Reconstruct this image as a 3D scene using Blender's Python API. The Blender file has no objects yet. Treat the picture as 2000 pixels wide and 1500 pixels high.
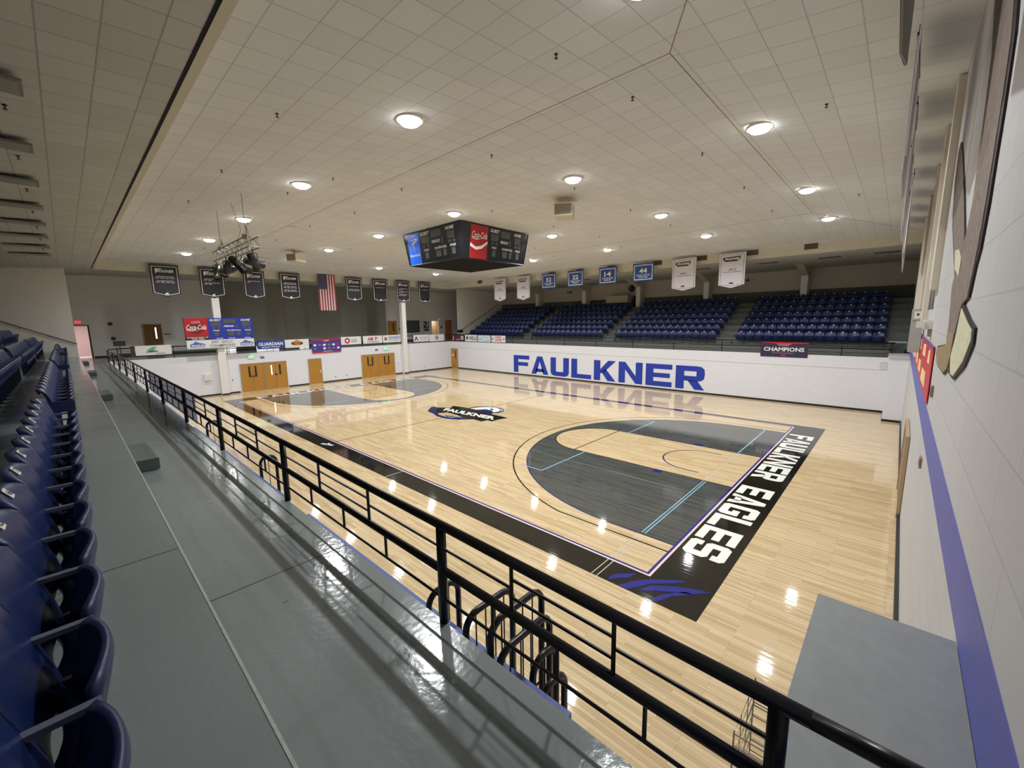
import bpy, math, random
from mathutils import Vector, Matrix
random.seed(7)
S = bpy.context.scene
COL = S.collection
# ------------------------------------------------------------------ camera
CX, CY, CZ = -7.547, -3.334, 5.149
YAW, PITCH, ROLL, FPX = 0.7520, -0.1530, -0.0144, 808.4
cam_d = bpy.data.cameras.new('camera'); cam = bpy.data.objects.new('camera', cam_d); COL.objects.link(cam)
_f = Vector((math.cos(YAW)*math.cos(PITCH), math.sin(YAW)*math.cos(PITCH), math.sin(PITCH)))
_r = Vector((math.sin(YAW), -math.cos(YAW), 0)); _u = _r.cross(_f)
_r2 = _r*math.cos(ROLL)+_u*math.sin(ROLL); _u2 = -_r*math.sin(ROLL)+_u*math.cos(ROLL)
cam.matrix_world = Matrix(((_r2.x, _u2.x, -_f.x, CX), (_r2.y, _u2.y, -_f.y, CY), (_r2.z, _u2.z, -_f.z, CZ), (0, 0, 0, 1)))
cam_d.sensor_width = 36; cam_d.lens = FPX*36/2000; cam_d.clip_start = 0.05; cam_d.clip_end = 200
S.camera = cam
S.view_settings.view_transform = 'Standard'; S.view_settings.look = 'None'
S.view_settings.gamma = 1; S.view_settings.use_curve_mapping = False
S.view_settings.exposure = -0.14
W = bpy.data.worlds.new('world'); S.world = W; W.use_nodes = True
W.node_tree.nodes['Background'].inputs[0].default_value = (1, .95, .88, 1)
W.node_tree.nodes['Background'].inputs[1].default_value = 0.05
S.cycles.max_bounces = 8; S.cycles.diffuse_bounces = 5; S.cycles.glossy_bounces = 4
S.cycles.sample_clamp_indirect = 6; S.cycles.use_denoising = True
LAMP_W = 205.0          # watts of each ceiling lamp
LAMP_C = (0.95, 0.97, 1.0)

# ------------------------------------------------------------------ materials
def lin(c):
    return tuple(((v/255)/12.92 if v/255 <= .04045 else ((v/255+.055)/1.055)**2.4) for v in c)
MATS = {}
def mat(name, rgb, rough=.6, metal=0, coat=0, spec=.5, noise=0, nscale=5, bump=0, bscale=20, emit=0, blotch=None):
    if name in MATS: return MATS[name]
    m = bpy.data.materials.new(name); m.use_nodes = True; nt = m.node_tree; N = nt.nodes; L = nt.links
    b = N['Principled BSDF']; c = lin(rgb)
    b.inputs['Base Color'].default_value = (*c, 1); b.inputs['Roughness'].default_value = rough
    b.inputs['Metallic'].default_value = metal; b.inputs['Specular IOR Level'].default_value = spec
    b.inputs['Coat Weight'].default_value = coat; b.inputs['Coat Roughness'].default_value = .06
    if emit:
        b.inputs['Emission Color'].default_value = (*c, 1); b.inputs['Emission Strength'].default_value = emit
    tc = None
    if noise or bump:
        tc = N.new('ShaderNodeTexCoord')
    if noise:
        n = N.new('ShaderNodeTexNoise'); n.inputs['Scale'].default_value = nscale; n.inputs['Detail'].default_value = 5
        L.new(tc.outputs['Object'], n.inputs['Vector'])
        r = N.new('ShaderNodeMapRange'); r.inputs['From Min'].default_value = .3; r.inputs['From Max'].default_value = .7
        r.inputs['To Min'].default_value = 1-noise; r.inputs['To Max'].default_value = 1+noise
        L.new(n.outputs['Fac'], r.inputs['Value'])
        mx = N.new('ShaderNodeVectorMath'); mx.operation = 'SCALE'; mx.inputs[0].default_value = c
        L.new(r.outputs['Result'], mx.inputs['Scale']); L.new(mx.outputs['Vector'], b.inputs['Base Color'])
    if bump:
        n2 = N.new('ShaderNodeTexNoise'); n2.inputs['Scale'].default_value = bscale; n2.inputs['Detail'].default_value = 3
        L.new(tc.outputs['Object'], n2.inputs['Vector'])
        bp = N.new('ShaderNodeBump'); bp.inputs['Strength'].default_value = bump; bp.inputs['Distance'].default_value = .02
        L.new(n2.outputs['Fac'], bp.inputs['Height']); L.new(bp.outputs['Normal'], b.inputs['Normal'])
    MATS[name] = m; return m

def node_bump(nt, vec, sx, sy, strength, dist):
    N, L = nt.nodes, nt.links
    mp = N.new('ShaderNodeMapping'); mp.inputs['Scale'].default_value = (sx, sy, 1); L.new(vec, mp.inputs['Vector'])
    n = N.new('ShaderNodeTexNoise'); n.inputs['Scale'].default_value = 1; n.inputs['Detail'].default_value = 1
    L.new(mp.outputs['Vector'], n.inputs['Vector'])
    bp = N.new('ShaderNodeBump'); bp.inputs['Strength'].default_value = strength; bp.inputs['Distance'].default_value = dist
    L.new(n.outputs['Fac'], bp.inputs['Height']); return bp.outputs['Normal']

def wood_mat(name, c1, c2, cm, streak=.12):
    """maple strip floor, strips along Y, high gloss"""
    m = bpy.data.materials.new(name); m.use_nodes = True; nt = m.node_tree; N = nt.nodes; L = nt.links
    b = N['Principled BSDF']; tc = N.new('ShaderNodeTexCoord')
    mp = N.new('ShaderNodeMapping'); mp.inputs['Rotation'].default_value = (0, 0, math.pi/2)
    L.new(tc.outputs['Object'], mp.inputs['Vector'])
    br = N.new('ShaderNodeTexBrick'); L.new(mp.outputs['Vector'], br.inputs['Vector'])
    br.inputs['Color1'].default_value = (*lin(c1), 1); br.inputs['Color2'].default_value = (*lin(c2), 1)
    br.inputs['Mortar'].default_value = (*lin(cm), 1); br.inputs['Scale'].default_value = 1
    br.inputs['Mortar Size'].default_value = .0015; br.inputs['Brick Width'].default_value = .9
    br.inputs['Row Height'].default_value = .057; br.inputs['Bias'].default_value = -.15; br.offset = .37; br.offset_frequency = 3
    mp2 = N.new('ShaderNodeMapping'); mp2.inputs['Scale'].default_value = (14, .5, 1); L.new(tc.outputs['Object'], mp2.inputs['Vector'])
    n = N.new('ShaderNodeTexNoise'); n.inputs['Scale'].default_value = 1; n.inputs['Detail'].default_value = 4
    L.new(mp2.outputs['Vector'], n.inputs['Vector'])
    r = N.new('ShaderNodeMapRange'); r.inputs['From Min'].default_value = .3; r.inputs['From Max'].default_value = .7
    r.inputs['To Min'].default_value = 1-streak; r.inputs['To Max'].default_value = 1+streak; L.new(n.outputs['Fac'], r.inputs['Value'])
    sc = N.new('ShaderNodeVectorMath'); sc.operation = 'SCALE'; L.new(br.outputs['Color'], sc.inputs[0]); L.new(r.outputs['Result'], sc.inputs['Scale'])
    L.new(sc.outputs['Vector'], b.inputs['Base Color'])
    b.inputs['Roughness'].default_value = .045; b.inputs['Specular IOR Level'].default_value = .62
    L.new(node_bump(nt, tc.outputs['Object'], 18, 1.6, .04, .02), b.inputs['Normal'])
    MATS[name] = m; return m

def paint_mat(name, rgb, gloss=.045):
    m = bpy.data.materials.new(name); m.use_nodes = True; nt = m.node_tree
    b = nt.nodes['Principled BSDF']; b.inputs['Base Color'].default_value = (*lin(rgb), 1)
    b.inputs['Roughness'].default_value = gloss; b.inputs['Specular IOR Level'].default_value = .62
    tc = nt.nodes.new('ShaderNodeTexCoord')
    nt.links.new(node_bump(nt, tc.outputs['Object'], 18, 1.6, .04, .02), b.inputs['Normal'])
    MATS[name] = m; return m

def grid_mat(name, rgb, pitchx, pitchy, line=.012, dark=.72, axes='XY', offx=0, offy=0, rough=.85, vary=.05, stains=False, running=False):
    """ceiling tiles / block wall: thin darker joints, each unit slightly different"""
    m = bpy.data.materials.new(name); m.use_nodes = True; nt = m.node_tree; N = nt.nodes; L = nt.links
    b = N['Principled BSDF']; b.inputs['Roughness'].default_value = rough; b.inputs['Specular IOR Level'].default_value = .25
    tc = N.new('ShaderNodeTexCoord'); sp = N.new('ShaderNodeSeparateXYZ'); L.new(tc.outputs['Object'], sp.inputs[0])
    cb = N.new('ShaderNodeCombineXYZ')
    L.new(sp.outputs[axes[0]], cb.inputs['X']); L.new(sp.outputs[axes[1]], cb.inputs['Y'])
    mp = N.new('ShaderNodeMapping'); mp.inputs['Location'].default_value = (offx, offy, 0); L.new(cb.outputs[0], mp.inputs['Vector'])
    br = N.new('ShaderNodeTexBrick'); L.new(mp.outputs['Vector'], br.inputs['Vector'])
    br.offset = .5 if running else 0; br.squash = 1
    c = lin(rgb)
    br.inputs['Color1'].default_value = (*[v*(1-vary) for v in c], 1); br.inputs['Color2'].default_value = (*[v*(1+vary) for v in c], 1)
    br.inputs['Mortar'].default_value = (*[v*dark for v in c], 1); br.inputs['Scale'].default_value = 1
    br.inputs['Mortar Size'].default_value = line; br.inputs['Mortar Smooth'].default_value = .3
    br.inputs['Brick Width'].default_value = pitchx; br.inputs['Row Height'].default_value = pitchy
    out = br.outputs['Color']
    if stains:
        n = N.new('ShaderNodeTexNoise'); n.inputs['Scale'].default_value = .23; n.inputs['Detail'].default_value = 6; n.inputs['Distortion'].default_value = .6
        L.new(tc.outputs['Object'], n.inputs['Vector'])
        r = N.new('ShaderNodeMapRange'); r.inputs['From Min'].default_value = .735; r.inputs['From Max'].default_value = .77; L.new(n.outputs['Fac'], r.inputs['Value'])
        mx = N.new('ShaderNodeMix'); mx.data_type = 'RGBA'; L.new(r.outputs['Result'], mx.inputs['Factor'])
        L.new(out, mx.inputs['A']); mx.inputs['B'].default_value = (*lin((168, 140, 92)), 1); out = mx.outputs['Result']
    L.new(out, b.inputs['Base Color'])
    bp = N.new('ShaderNodeBump'); bp.inputs['Strength'].default_value = .35; bp.inputs['Distance'].default_value = .006; bp.invert = True
    L.new(br.outputs['Fac'], bp.inputs['Height']); L.new(bp.outputs['Normal'], b.inputs['Normal'])
    MATS[name] = m; return m

WOOD = wood_mat('maple_floor', (215, 193, 153), (190, 164, 122), (150, 124, 88), .11)
STAIN = wood_mat('grey_stained_maple', (84, 87, 83), (66, 69, 66), (55, 55, 52), .22)
BLACKP = paint_mat('black_floor_paint', (26, 24, 19))
WHITEP = paint_mat('white_floor_paint', (236, 240, 228))
PINKP = paint_mat('pale_line_paint', (232, 208, 202))
BLUEP = paint_mat('blue_floor_paint', (38, 44, 132))
NAVYP = paint_mat('navy_floor_paint', (30, 42, 92))
CYANP = paint_mat('light_blue_line_paint', (140, 190, 212))
GREYLP = paint_mat('faint_grey_line_paint', (196, 190, 176))
DLINE = paint_mat('dark_line_paint', (62, 40, 40))
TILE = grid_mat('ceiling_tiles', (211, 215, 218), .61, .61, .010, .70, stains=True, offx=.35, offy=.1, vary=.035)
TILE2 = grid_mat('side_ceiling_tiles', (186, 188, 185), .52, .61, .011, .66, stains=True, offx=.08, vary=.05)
BLOCKW = grid_mat('white_painted_block', (228, 230, 236), .406, .203, .006, .90, axes='YZ', rough=.5, vary=.01, running=True)
BLOCKX = grid_mat('white_painted_block_end', (228, 230, 236), .406, .203, .006, .90, axes='XZ', rough=.5, vary=.01, running=True)
BLOCKU = grid_mat('beige_painted_block', (228, 226, 218), .406, .203, .006, .90, axes='XZ', rough=.6, vary=.015, running=True)
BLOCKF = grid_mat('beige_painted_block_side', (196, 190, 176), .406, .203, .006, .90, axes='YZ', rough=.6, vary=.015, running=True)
BIGBLK = grid_mat('near_wall_panels', (197, 197, 198), .81, .405, .010, .90, axes='XZ', rough=.6, vary=.02, running=True)
def deck_mat():
    m = bpy.data.materials.new('grey_deck_paint'); m.use_nodes = True; nt = m.node_tree; N = nt.nodes; L = nt.links
    b = N['Principled BSDF']; tc = N.new('ShaderNodeTexCoord')
    n = N.new('ShaderNodeTexNoise'); n.inputs['Scale'].default_value = .6; n.inputs['Detail'].default_value = 2; L.new(tc.outputs['Object'], n.inputs['Vector'])
    r = N.new('ShaderNodeMapRange'); r.inputs['From Min'].default_value = .3; r.inputs['From Max'].default_value = .7; r.inputs['To Min'].default_value = .94; r.inputs['To Max'].default_value = 1.06
    L.new(n.outputs['Fac'], r.inputs['Value'])
    n3 = N.new('ShaderNodeTexNoise'); n3.inputs['Scale'].default_value = 7; n3.inputs['Detail'].default_value = 2; L.new(tc.outputs['Object'], n3.inputs['Vector'])
    r3 = N.new('ShaderNodeMapRange'); r3.inputs['From Min'].default_value = .80; r3.inputs['From Max'].default_value = .83; r3.inputs['To Min'].default_value = 1; r3.inputs['To Max'].default_value = .6
    L.new(n3.outputs['Fac'], r3.inputs['Value'])
    mu = N.new('ShaderNodeMath'); mu.operation = 'MULTIPLY'; L.new(r.outputs['Result'], mu.inputs[0]); L.new(r3.outputs['Result'], mu.inputs[1])
    s = N.new('ShaderNodeVectorMath'); s.operation = 'SCALE'; s.inputs[0].default_value = lin((130, 139, 138)); L.new(mu.outputs[0], s.inputs['Scale'])
    L.new(s.outputs['Vector'], b.inputs['Base Color'])
    r2 = N.new('ShaderNodeMapRange'); r2.inputs['From Min'].default_value = .35; r2.inputs['From Max'].default_value = .65; r2.inputs['To Min'].default_value = .10; r2.inputs['To Max'].default_value = .22
    L.new(n.outputs['Fac'], r2.inputs['Value']); L.new(r2.outputs['Result'], b.inputs['Roughness'])
    b.inputs['Specular IOR Level'].default_value = .6
    n2 = N.new('ShaderNodeTexNoise'); n2.inputs['Scale'].default_value = 16; n2.inputs['Detail'].default_value = 4; L.new(tc.outputs['Object'], n2.inputs['Vector'])
    bp = N.new('ShaderNodeBump'); bp.inputs['Strength'].default_value = .10; bp.inputs['Distance'].default_value = .02; L.new(n2.outputs['Fac'], bp.inputs['Height'])
    L.new(bp.outputs['Normal'], b.inputs['Normal']); MATS['deck'] = m; return m
DECK = deck_mat()
RISER = mat('grey_riser_paint', (98, 104, 102), .5, noise=.05)
NOSE = mat('worn_nosing', (176, 182, 178), .5, noise=.12, nscale=30)
BLACK = mat('black_metal', (22, 19, 20), .28, .3, spec=.6)
DARKM = mat('dark_bronze_metal', (58, 46, 44), .5)
BASEB = mat('black_vinyl_base', (28, 26, 26), .45)
WHITE = mat('white_paint', (232, 230, 226), .5)
BEIGE = mat('beige_paint', (206, 198, 178), .7)
FASCIA = mat('fascia_paint', (206, 202, 184), .75, noise=.02, nscale=2)
SEATB = mat('navy_seat_plastic', (24, 42, 92), .36, spec=.5)
SEATP = mat('navy_seat_pan', (18, 34, 82), .38, spec=.5)
SEATD = mat('dark_seat_bracket', (34, 40, 62), .35, .3)
PLATE = mat('white_number_plate', (226, 226, 214), .5)
INK = mat('black_ink', (22, 20, 24), .6)
INKW = mat('white_ink', (240, 240, 238), .6)
INKB = mat('blue_ink', (26, 58, 168), .55)
INKR = mat('red_ink', (196, 26, 40), .55)
INKG = mat('green_ink', (104, 170, 130), .6)
INKN = mat('navy_ink', (36, 44, 84), .6)
INKGY = mat('grey_ink', (120, 120, 124), .6)
INKY = mat('gold_ink', (188, 142, 58), .6)
CLOTHK = mat('black_banner_cloth', (44, 44, 48), .55, spec=.4)
CLOTHW = mat('white_banner_cloth', (214, 210, 216), .7)
CLOTHB = mat('blue_banner_cloth', (46, 82, 150), .65)
OAK = mat('oak_door_veneer', (178, 128, 46), .42, noise=.07, nscale=9, coat=.2)
OAKD = mat('brown_door_veneer', (134, 88, 30), .5, noise=.07, nscale=9)
OAKR = mat('reddish_door_veneer', (184, 112, 64), .5, noise=.07, nscale=9)
FRAMEM = mat('tan_door_frame', (170, 148, 118), .5)
GLASSD = mat('dark_glass', (30, 30, 32), .1, spec=.7)
STEEL = mat('brushed_steel', (170, 165, 150), .35, .9)
LENS = mat('lamp_lens', (255, 250, 246), .4, emit=26)
DISPL = mat('unlit_display', (82, 86, 86), .5)
CURT = mat('dark_grey_curtain', (140, 139, 128), .9, noise=.03, nscale=.8)

# ------------------------------------------------------------------ mesh helpers
class MB:
    def __init__(s): s.v = []; s.f = []; s.mi = []; s.sm = False
    def add(s, vs, fs, mi=0):
        o = len(s.v); s.v += [tuple(v) for v in vs]; s.f += [tuple(i+o for i in f) for f in fs]; s.mi += [mi]*len(fs); return s
    def box(s, x0, x1, y0, y1, z0, z1, mi=0):
        vs = [(x, y, z) for z in (z0, z1) for y in (y0, y1) for x in (x0, x1)]
        return s.add(vs, [(0, 2, 3, 1), (4, 5, 7, 6), (0, 1, 5, 4), (2, 6, 7, 3), (0, 4, 6, 2), (1, 3, 7, 5)], mi)
    def poly(s, pts, mi=0): return s.add(pts, [tuple(range(len(pts)))], mi)
    def prism(s, pts, d, mi=0):
        n = len(pts); d = Vector(d); q = [tuple(Vector(p)+d) for p in pts]
        fs = [tuple(range(n))[::-1], tuple(range(n, 2*n))]+[(i, (i+1) % n, (i+1) % n+n, i+n) for i in range(n)]
        return s.add(list(pts)+q, fs, mi)
    def tube(s, pts, r, n=8, closed=False, mi=0):
        pts = [Vector(p) for p in pts]; m = len(pts); rings = []
        for i, p in enumerate(pts):
            a = pts[i-1] if (i > 0 or closed) else None; b = pts[(i+1) % m] if (i < m-1 or closed) else None
            t = ((b-p).normalized() if b is not None else Vector())+((p-a).normalized() if a is not None else Vector())
            t.normalize()
            if i == 0:
                up = Vector((0, 0, 1)) if abs(t.z) < .9 else Vector((1, 0, 0)); e1 = t.cross(up).normalized()
            else:
                e1 = (e1-t*e1.dot(t)).normalized()
            e2 = t.cross(e1)
            k = 1.0
            if a is not None and b is not None:
                c = max(.5, (b-p).normalized().dot(t)); k = 1/c
            rings.append([tuple(p+e1*r*k*math.cos(2*math.pi*j/n)+e2*r*k*math.sin(2*math.pi*j/n)) for j in range(n)])
        vs = [v for R_ in rings for v in R_]; fs = []
        for i in range(m-1+(1 if closed else 0)):
            for j in range(n):
                a0 = (i % m)*n; b0 = ((i+1) % m)*n
                fs.append((a0+j, a0+(j+1) % n, b0+(j+1) % n, b0+j))
        if not closed: fs += [tuple(range(n))[::-1], tuple(range((m-1)*n, m*n))]
        return s.add(vs, fs, mi)
    def lathe(s, c, prof, n=20, mi=0):
        vs = []
        for r, z in prof:
            vs += [(c[0]+r*math.cos(2*math.pi*j/n), c[1]+r*math.sin(2*math.pi*j/n), c[2]+z) for j in range(n)]
        fs = []
        for i in range(len(prof)-1):
            for j in range(n): fs.append((i*n+j, i*n+(j+1) % n, (i+1)*n+(j+1) % n, (i+1)*n+j))
        return s.add(vs, fs, mi)
    def mesh(s, name, mats, smooth=False):
        me = bpy.data.meshes.new(name); me.from_pydata(s.v, [], s.f)
        for m in (mats if isinstance(mats, (list, tuple)) else [mats]): me.materials.append(m)
        me.polygons.foreach_set('material_index', s.mi)
        if smooth: me.polygons.foreach_set('use_smooth', [True]*len(s.f))
        me.update(); return me
    def build(s, name, mats, parent=None, smooth=False):
        o = bpy.data.objects.new(name, s.mesh(name, mats, smooth)); COL.objects.link(o)
        if parent is not None: o.parent = parent
        return o
def tag(o, label=None, cat=None, group=None, kind=None):
    if label: o['label'] = label
    if cat: o['category'] = cat
    if group: o['group'] = group
    if kind: o['kind'] = kind
    return o
def thing(name, label, cat, loc=(0, 0, 0), rz=0, group=None):
    o = bpy.data.objects.new(name, None); COL.objects.link(o); o.location = loc; o.rotation_euler = (0, 0, rz)
    o.empty_display_size = .1
    return tag(o, label, cat, group)
def struct(name, mb, m, parent=None, smooth=False):
    o = mb.build(name, m, parent, smooth)
    if parent is None: o['kind'] = 'structure'
    return o
def copy_tree(o, parent=None):
    c = o.copy(); COL.objects.link(c)
    if parent is not None: c.parent = parent
    for ch in KIDS.get(o.name, []): copy_tree(ch, c)
    return c
KIDS = {}
def reg(root):
    for o in bpy.data.objects:
        if o.parent is not None: KIDS.setdefault(o.parent.name, [])
    for o in bpy.data.objects:
        if o.parent is not None and o not in KIDS[o.parent.name]: KIDS[o.parent.name].append(o)

# frames: origin o, right u, up v (world vectors); normal n = u x v points to the viewer
class Fr:
    def __init__(s, o, u, v): s.o = Vector(o); s.u = Vector(u); s.v = Vector(v); s.n = s.u.cross(s.v).normalized()
    def p(s, a, b, d=0): return tuple(s.o+s.u*a+s.v*b+s.n*d)
    def rect(s, mb, a0, a1, b0, b1, d=0, mi=0): mb.poly([s.p(a0, b0, d), s.p(a1, b0, d), s.p(a1, b1, d), s.p(a0, b1, d)], mi); return mb
    def slab(s, mb, a0, a1, b0, b1, t, d=0, mi=0):
        mb.prism([s.p(a0, b0, d), s.p(a1, b0, d), s.p(a1, b1, d), s.p(a0, b1, d)], s.n*t, mi); return mb
    def pts(s, mb, pts, d=0, mi=0): mb.poly([s.p(a, b, d) for a, b in pts], mi); return mb
    def frame(s, mb, a0, a1, b0, b1, w, d=0, mi=0):
        s.rect(mb, a0, a1, b0, b0+w, d, mi); s.rect(mb, a0, a1, b1-w, b1, d, mi)
        s.rect(mb, a0, a0+w, b0+w, b1-w, d, mi); s.rect(mb, a1-w, a1, b0+w, b1-w, d, mi); return mb
TXT = {}
def text_geo(body, bold=0., shear=0.):
    k = (body, bold, shear)
    if k in TXT: return TXT[k]
    cu = bpy.data.curves.new('t', 'FONT'); cu.body = body; cu.offset = bold; cu.shear = shear; cu.resolution_u = 2
    ob = bpy.data.objects.new('t', cu); COL.objects.link(ob)
    dg = bpy.context.evaluated_depsgraph_get(); me = ob.evaluated_get(dg).to_mesh()
    vs = [(v.co.x, v.co.y) for v in me.vertices]; fs = [tuple(p.vertices) for p in me.polygons]
    ob.evaluated_get(dg).to_mesh_clear(); bpy.data.objects.remove(ob); bpy.data.curves.remove(cu)
    x0 = min(v[0] for v in vs); x1 = max(v[0] for v in vs); y0 = min(v[1] for v in vs); y1 = max(v[1] for v in vs)
    vs = [((x-x0)/(x1-x0), (y-y0)/(y1-y0)) for x, y in vs]
    TXT[k] = (vs, fs); return TXT[k]
def text(mb, fr, body, a0, a1, b0, b1, d=.004, bold=.02, shear=0., mi=0):
    bold = min(bold, .026)
    vs, fs = text_geo(body, bold, shear)
    mb.add([fr.p(a0+x*(a1-a0), b0+y*(b1-b0), d) for x, y in vs], fs, mi); return mb
def R(a, b, c, d): return [(a, b), (c, b), (c, d), (a, d)]
GL = {
 'F': [R(0, 0, .3, 1), R(.3, .78, 1, 1), R(.3, .4, .92, .61)],
 'A': [[(0, 0), (.29, 0), (.5, .72), (.5, 1), (.35, 1)], [(1, 0), (.71, 0), (.5, .72), (.5, 1), (.65, 1)], [(.25, .13), (.75, .13), (.7, .31), (.3, .31)]],
 'U': [[(0, 1), (0, .2), (.06, .06), (.2, 0), (.8, 0), (.94, .06), (1, .2), (1, 1), (.7, 1), (.7, .27), (.66, .23), (.34, .23), (.3, .27), (.3, 1)]],
 'L': [[(0, 0), (1, 0), (1, .22), (.3, .22), (.3, 1), (0, 1)]],
 'K': [R(0, 0, .3, 1), [(.3, .34), (.3, .56), (.66, 1), (1, 1), (.54, .5)], [(.36, .42), (.56, .58), (1, 0), (.64, 0)]],
 'N': [R(0, 0, .28, 1), R(.72, 0, 1, 1), [(.28, 1), (.72, .36), (.72, 0), (.28, .64)]],
 'E': [R(0, 0, .3, 1), R(.3, .78, 1, 1), R(.3, .4, .92, .6), R(.3, 0, 1, .22)],
 'R': [R(0, 0, .3, 1), R(.3, .78, .72, 1), R(.3, .36, .72, .57), [(.72, 1), (.88, .98), (.98, .88), (1, .68), (.98, .48), (.88, .38), (.72, .36), (.72, .57), (.72, .78)], [(.42, .38), (.76, .38), (1, 0), (.67, 0)]],
 'G': [[(1, .68), (.7, .68), (.7, .78), (.3, .78), (.3, .22), (.7, .22), (.7, .34), (.52, .34), (.52, .54), (1, .54), (1, .1), (.88, 0), (.12, 0), (0, .1), (0, .9), (.12, 1), (.88, 1), (1, .9)]],
 'S': [[(1, .68), (.7, .68), (.7, .79), (.3, .79), (.3, .6), (.88, .6), (1, .5), (1, .1), (.88, 0), (.12, 0), (0, .1), (0, .32), (.3, .32), (.3, .21), (.7, .21), (.7, .4), (.12, .4), (0, .5), (0, .9), (.12, 1), (.88, 1), (1, .9)]],
}
def block_text(fr, word, a0, a1, b0, b1, gap=.14, d=.004, parent=None, m=None, name='letter', split=True, widths=None):
    n = len(word); w = (a1-a0)/(n+(n-1)*gap); x = a0; mb = MB()
    for ch in word:
        if ch != ' ':
            if split: mb = MB()
            for pl in GL[ch]: fr.pts(mb, [(x+px*w, b0+py*(b1-b0)) for px, py in pl], d)
            if split: mb.build(name, m, parent)
        x += w*(1+gap)
    if not split: mb.build(name, m, parent)

D = 2.93      # level of the upper walkway
TZ = 3.31     # level of the first seating tier
XN, XF, YE, YN = -5.87, 21.55, 33.0, -3.76
# ------------------------------------------------------------------ structure: floor and its painted markings
fl = struct('floor', MB().box(-8, XF+.02, YN-.02, YE+.02, -.12, 0), WOOD)
FZ = Fr((0, 0, 0), (1, 0, 0), (0, 1, 0))
mb = MB()
x0, x1, y0, y1 = -.785, 15.72, -1.24, 29.89
FZ.rect(mb, x0, x1, y0, -.1, .002); FZ.rect(mb, x0, x1, 28.75, y1, .002)
FZ.rect(mb, x0, -.1, -.1, 28.75, .002); FZ.rect(mb, 15.34, x1, -.1, 28.75, .002)
mb.build('painted_border', BLACKP, fl)
mb = MB(); FZ.frame(mb, -.1, 15.34, -.1, 28.75, .05, .0025); mb.build('pale_boundary_line', PINKP, fl)
mb = MB(); FZ.frame(mb, -.05, 15.29, -.05, 28.70, .055, .003); mb.build('blue_boundary_line', BLUEP, fl)
def arc(cx, cy, r, a0, a1, n=48): return [(cx+r*math.cos(a0+(a1-a0)*i/n), cy+r*math.sin(a0+(a1-a0)*i/n)) for i in range(n+1)]
def strip(mb, pts, w, d):
    for (xa, ya), (xb, yb) in zip(pts[:-1], pts[1:]):
        dx, dy = xb-xa, yb-ya; l = math.hypot(dx, dy)
        if l < 1e-6: continue
        nx, ny = -dy/l*w/2, dx/l*w/2
        mb.poly([(xa-nx, ya-ny, d), (xb-nx, yb-ny, d), (xb+nx, yb+ny, d), (xa+nx, ya+ny, d)])
M_ = 7.62
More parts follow.
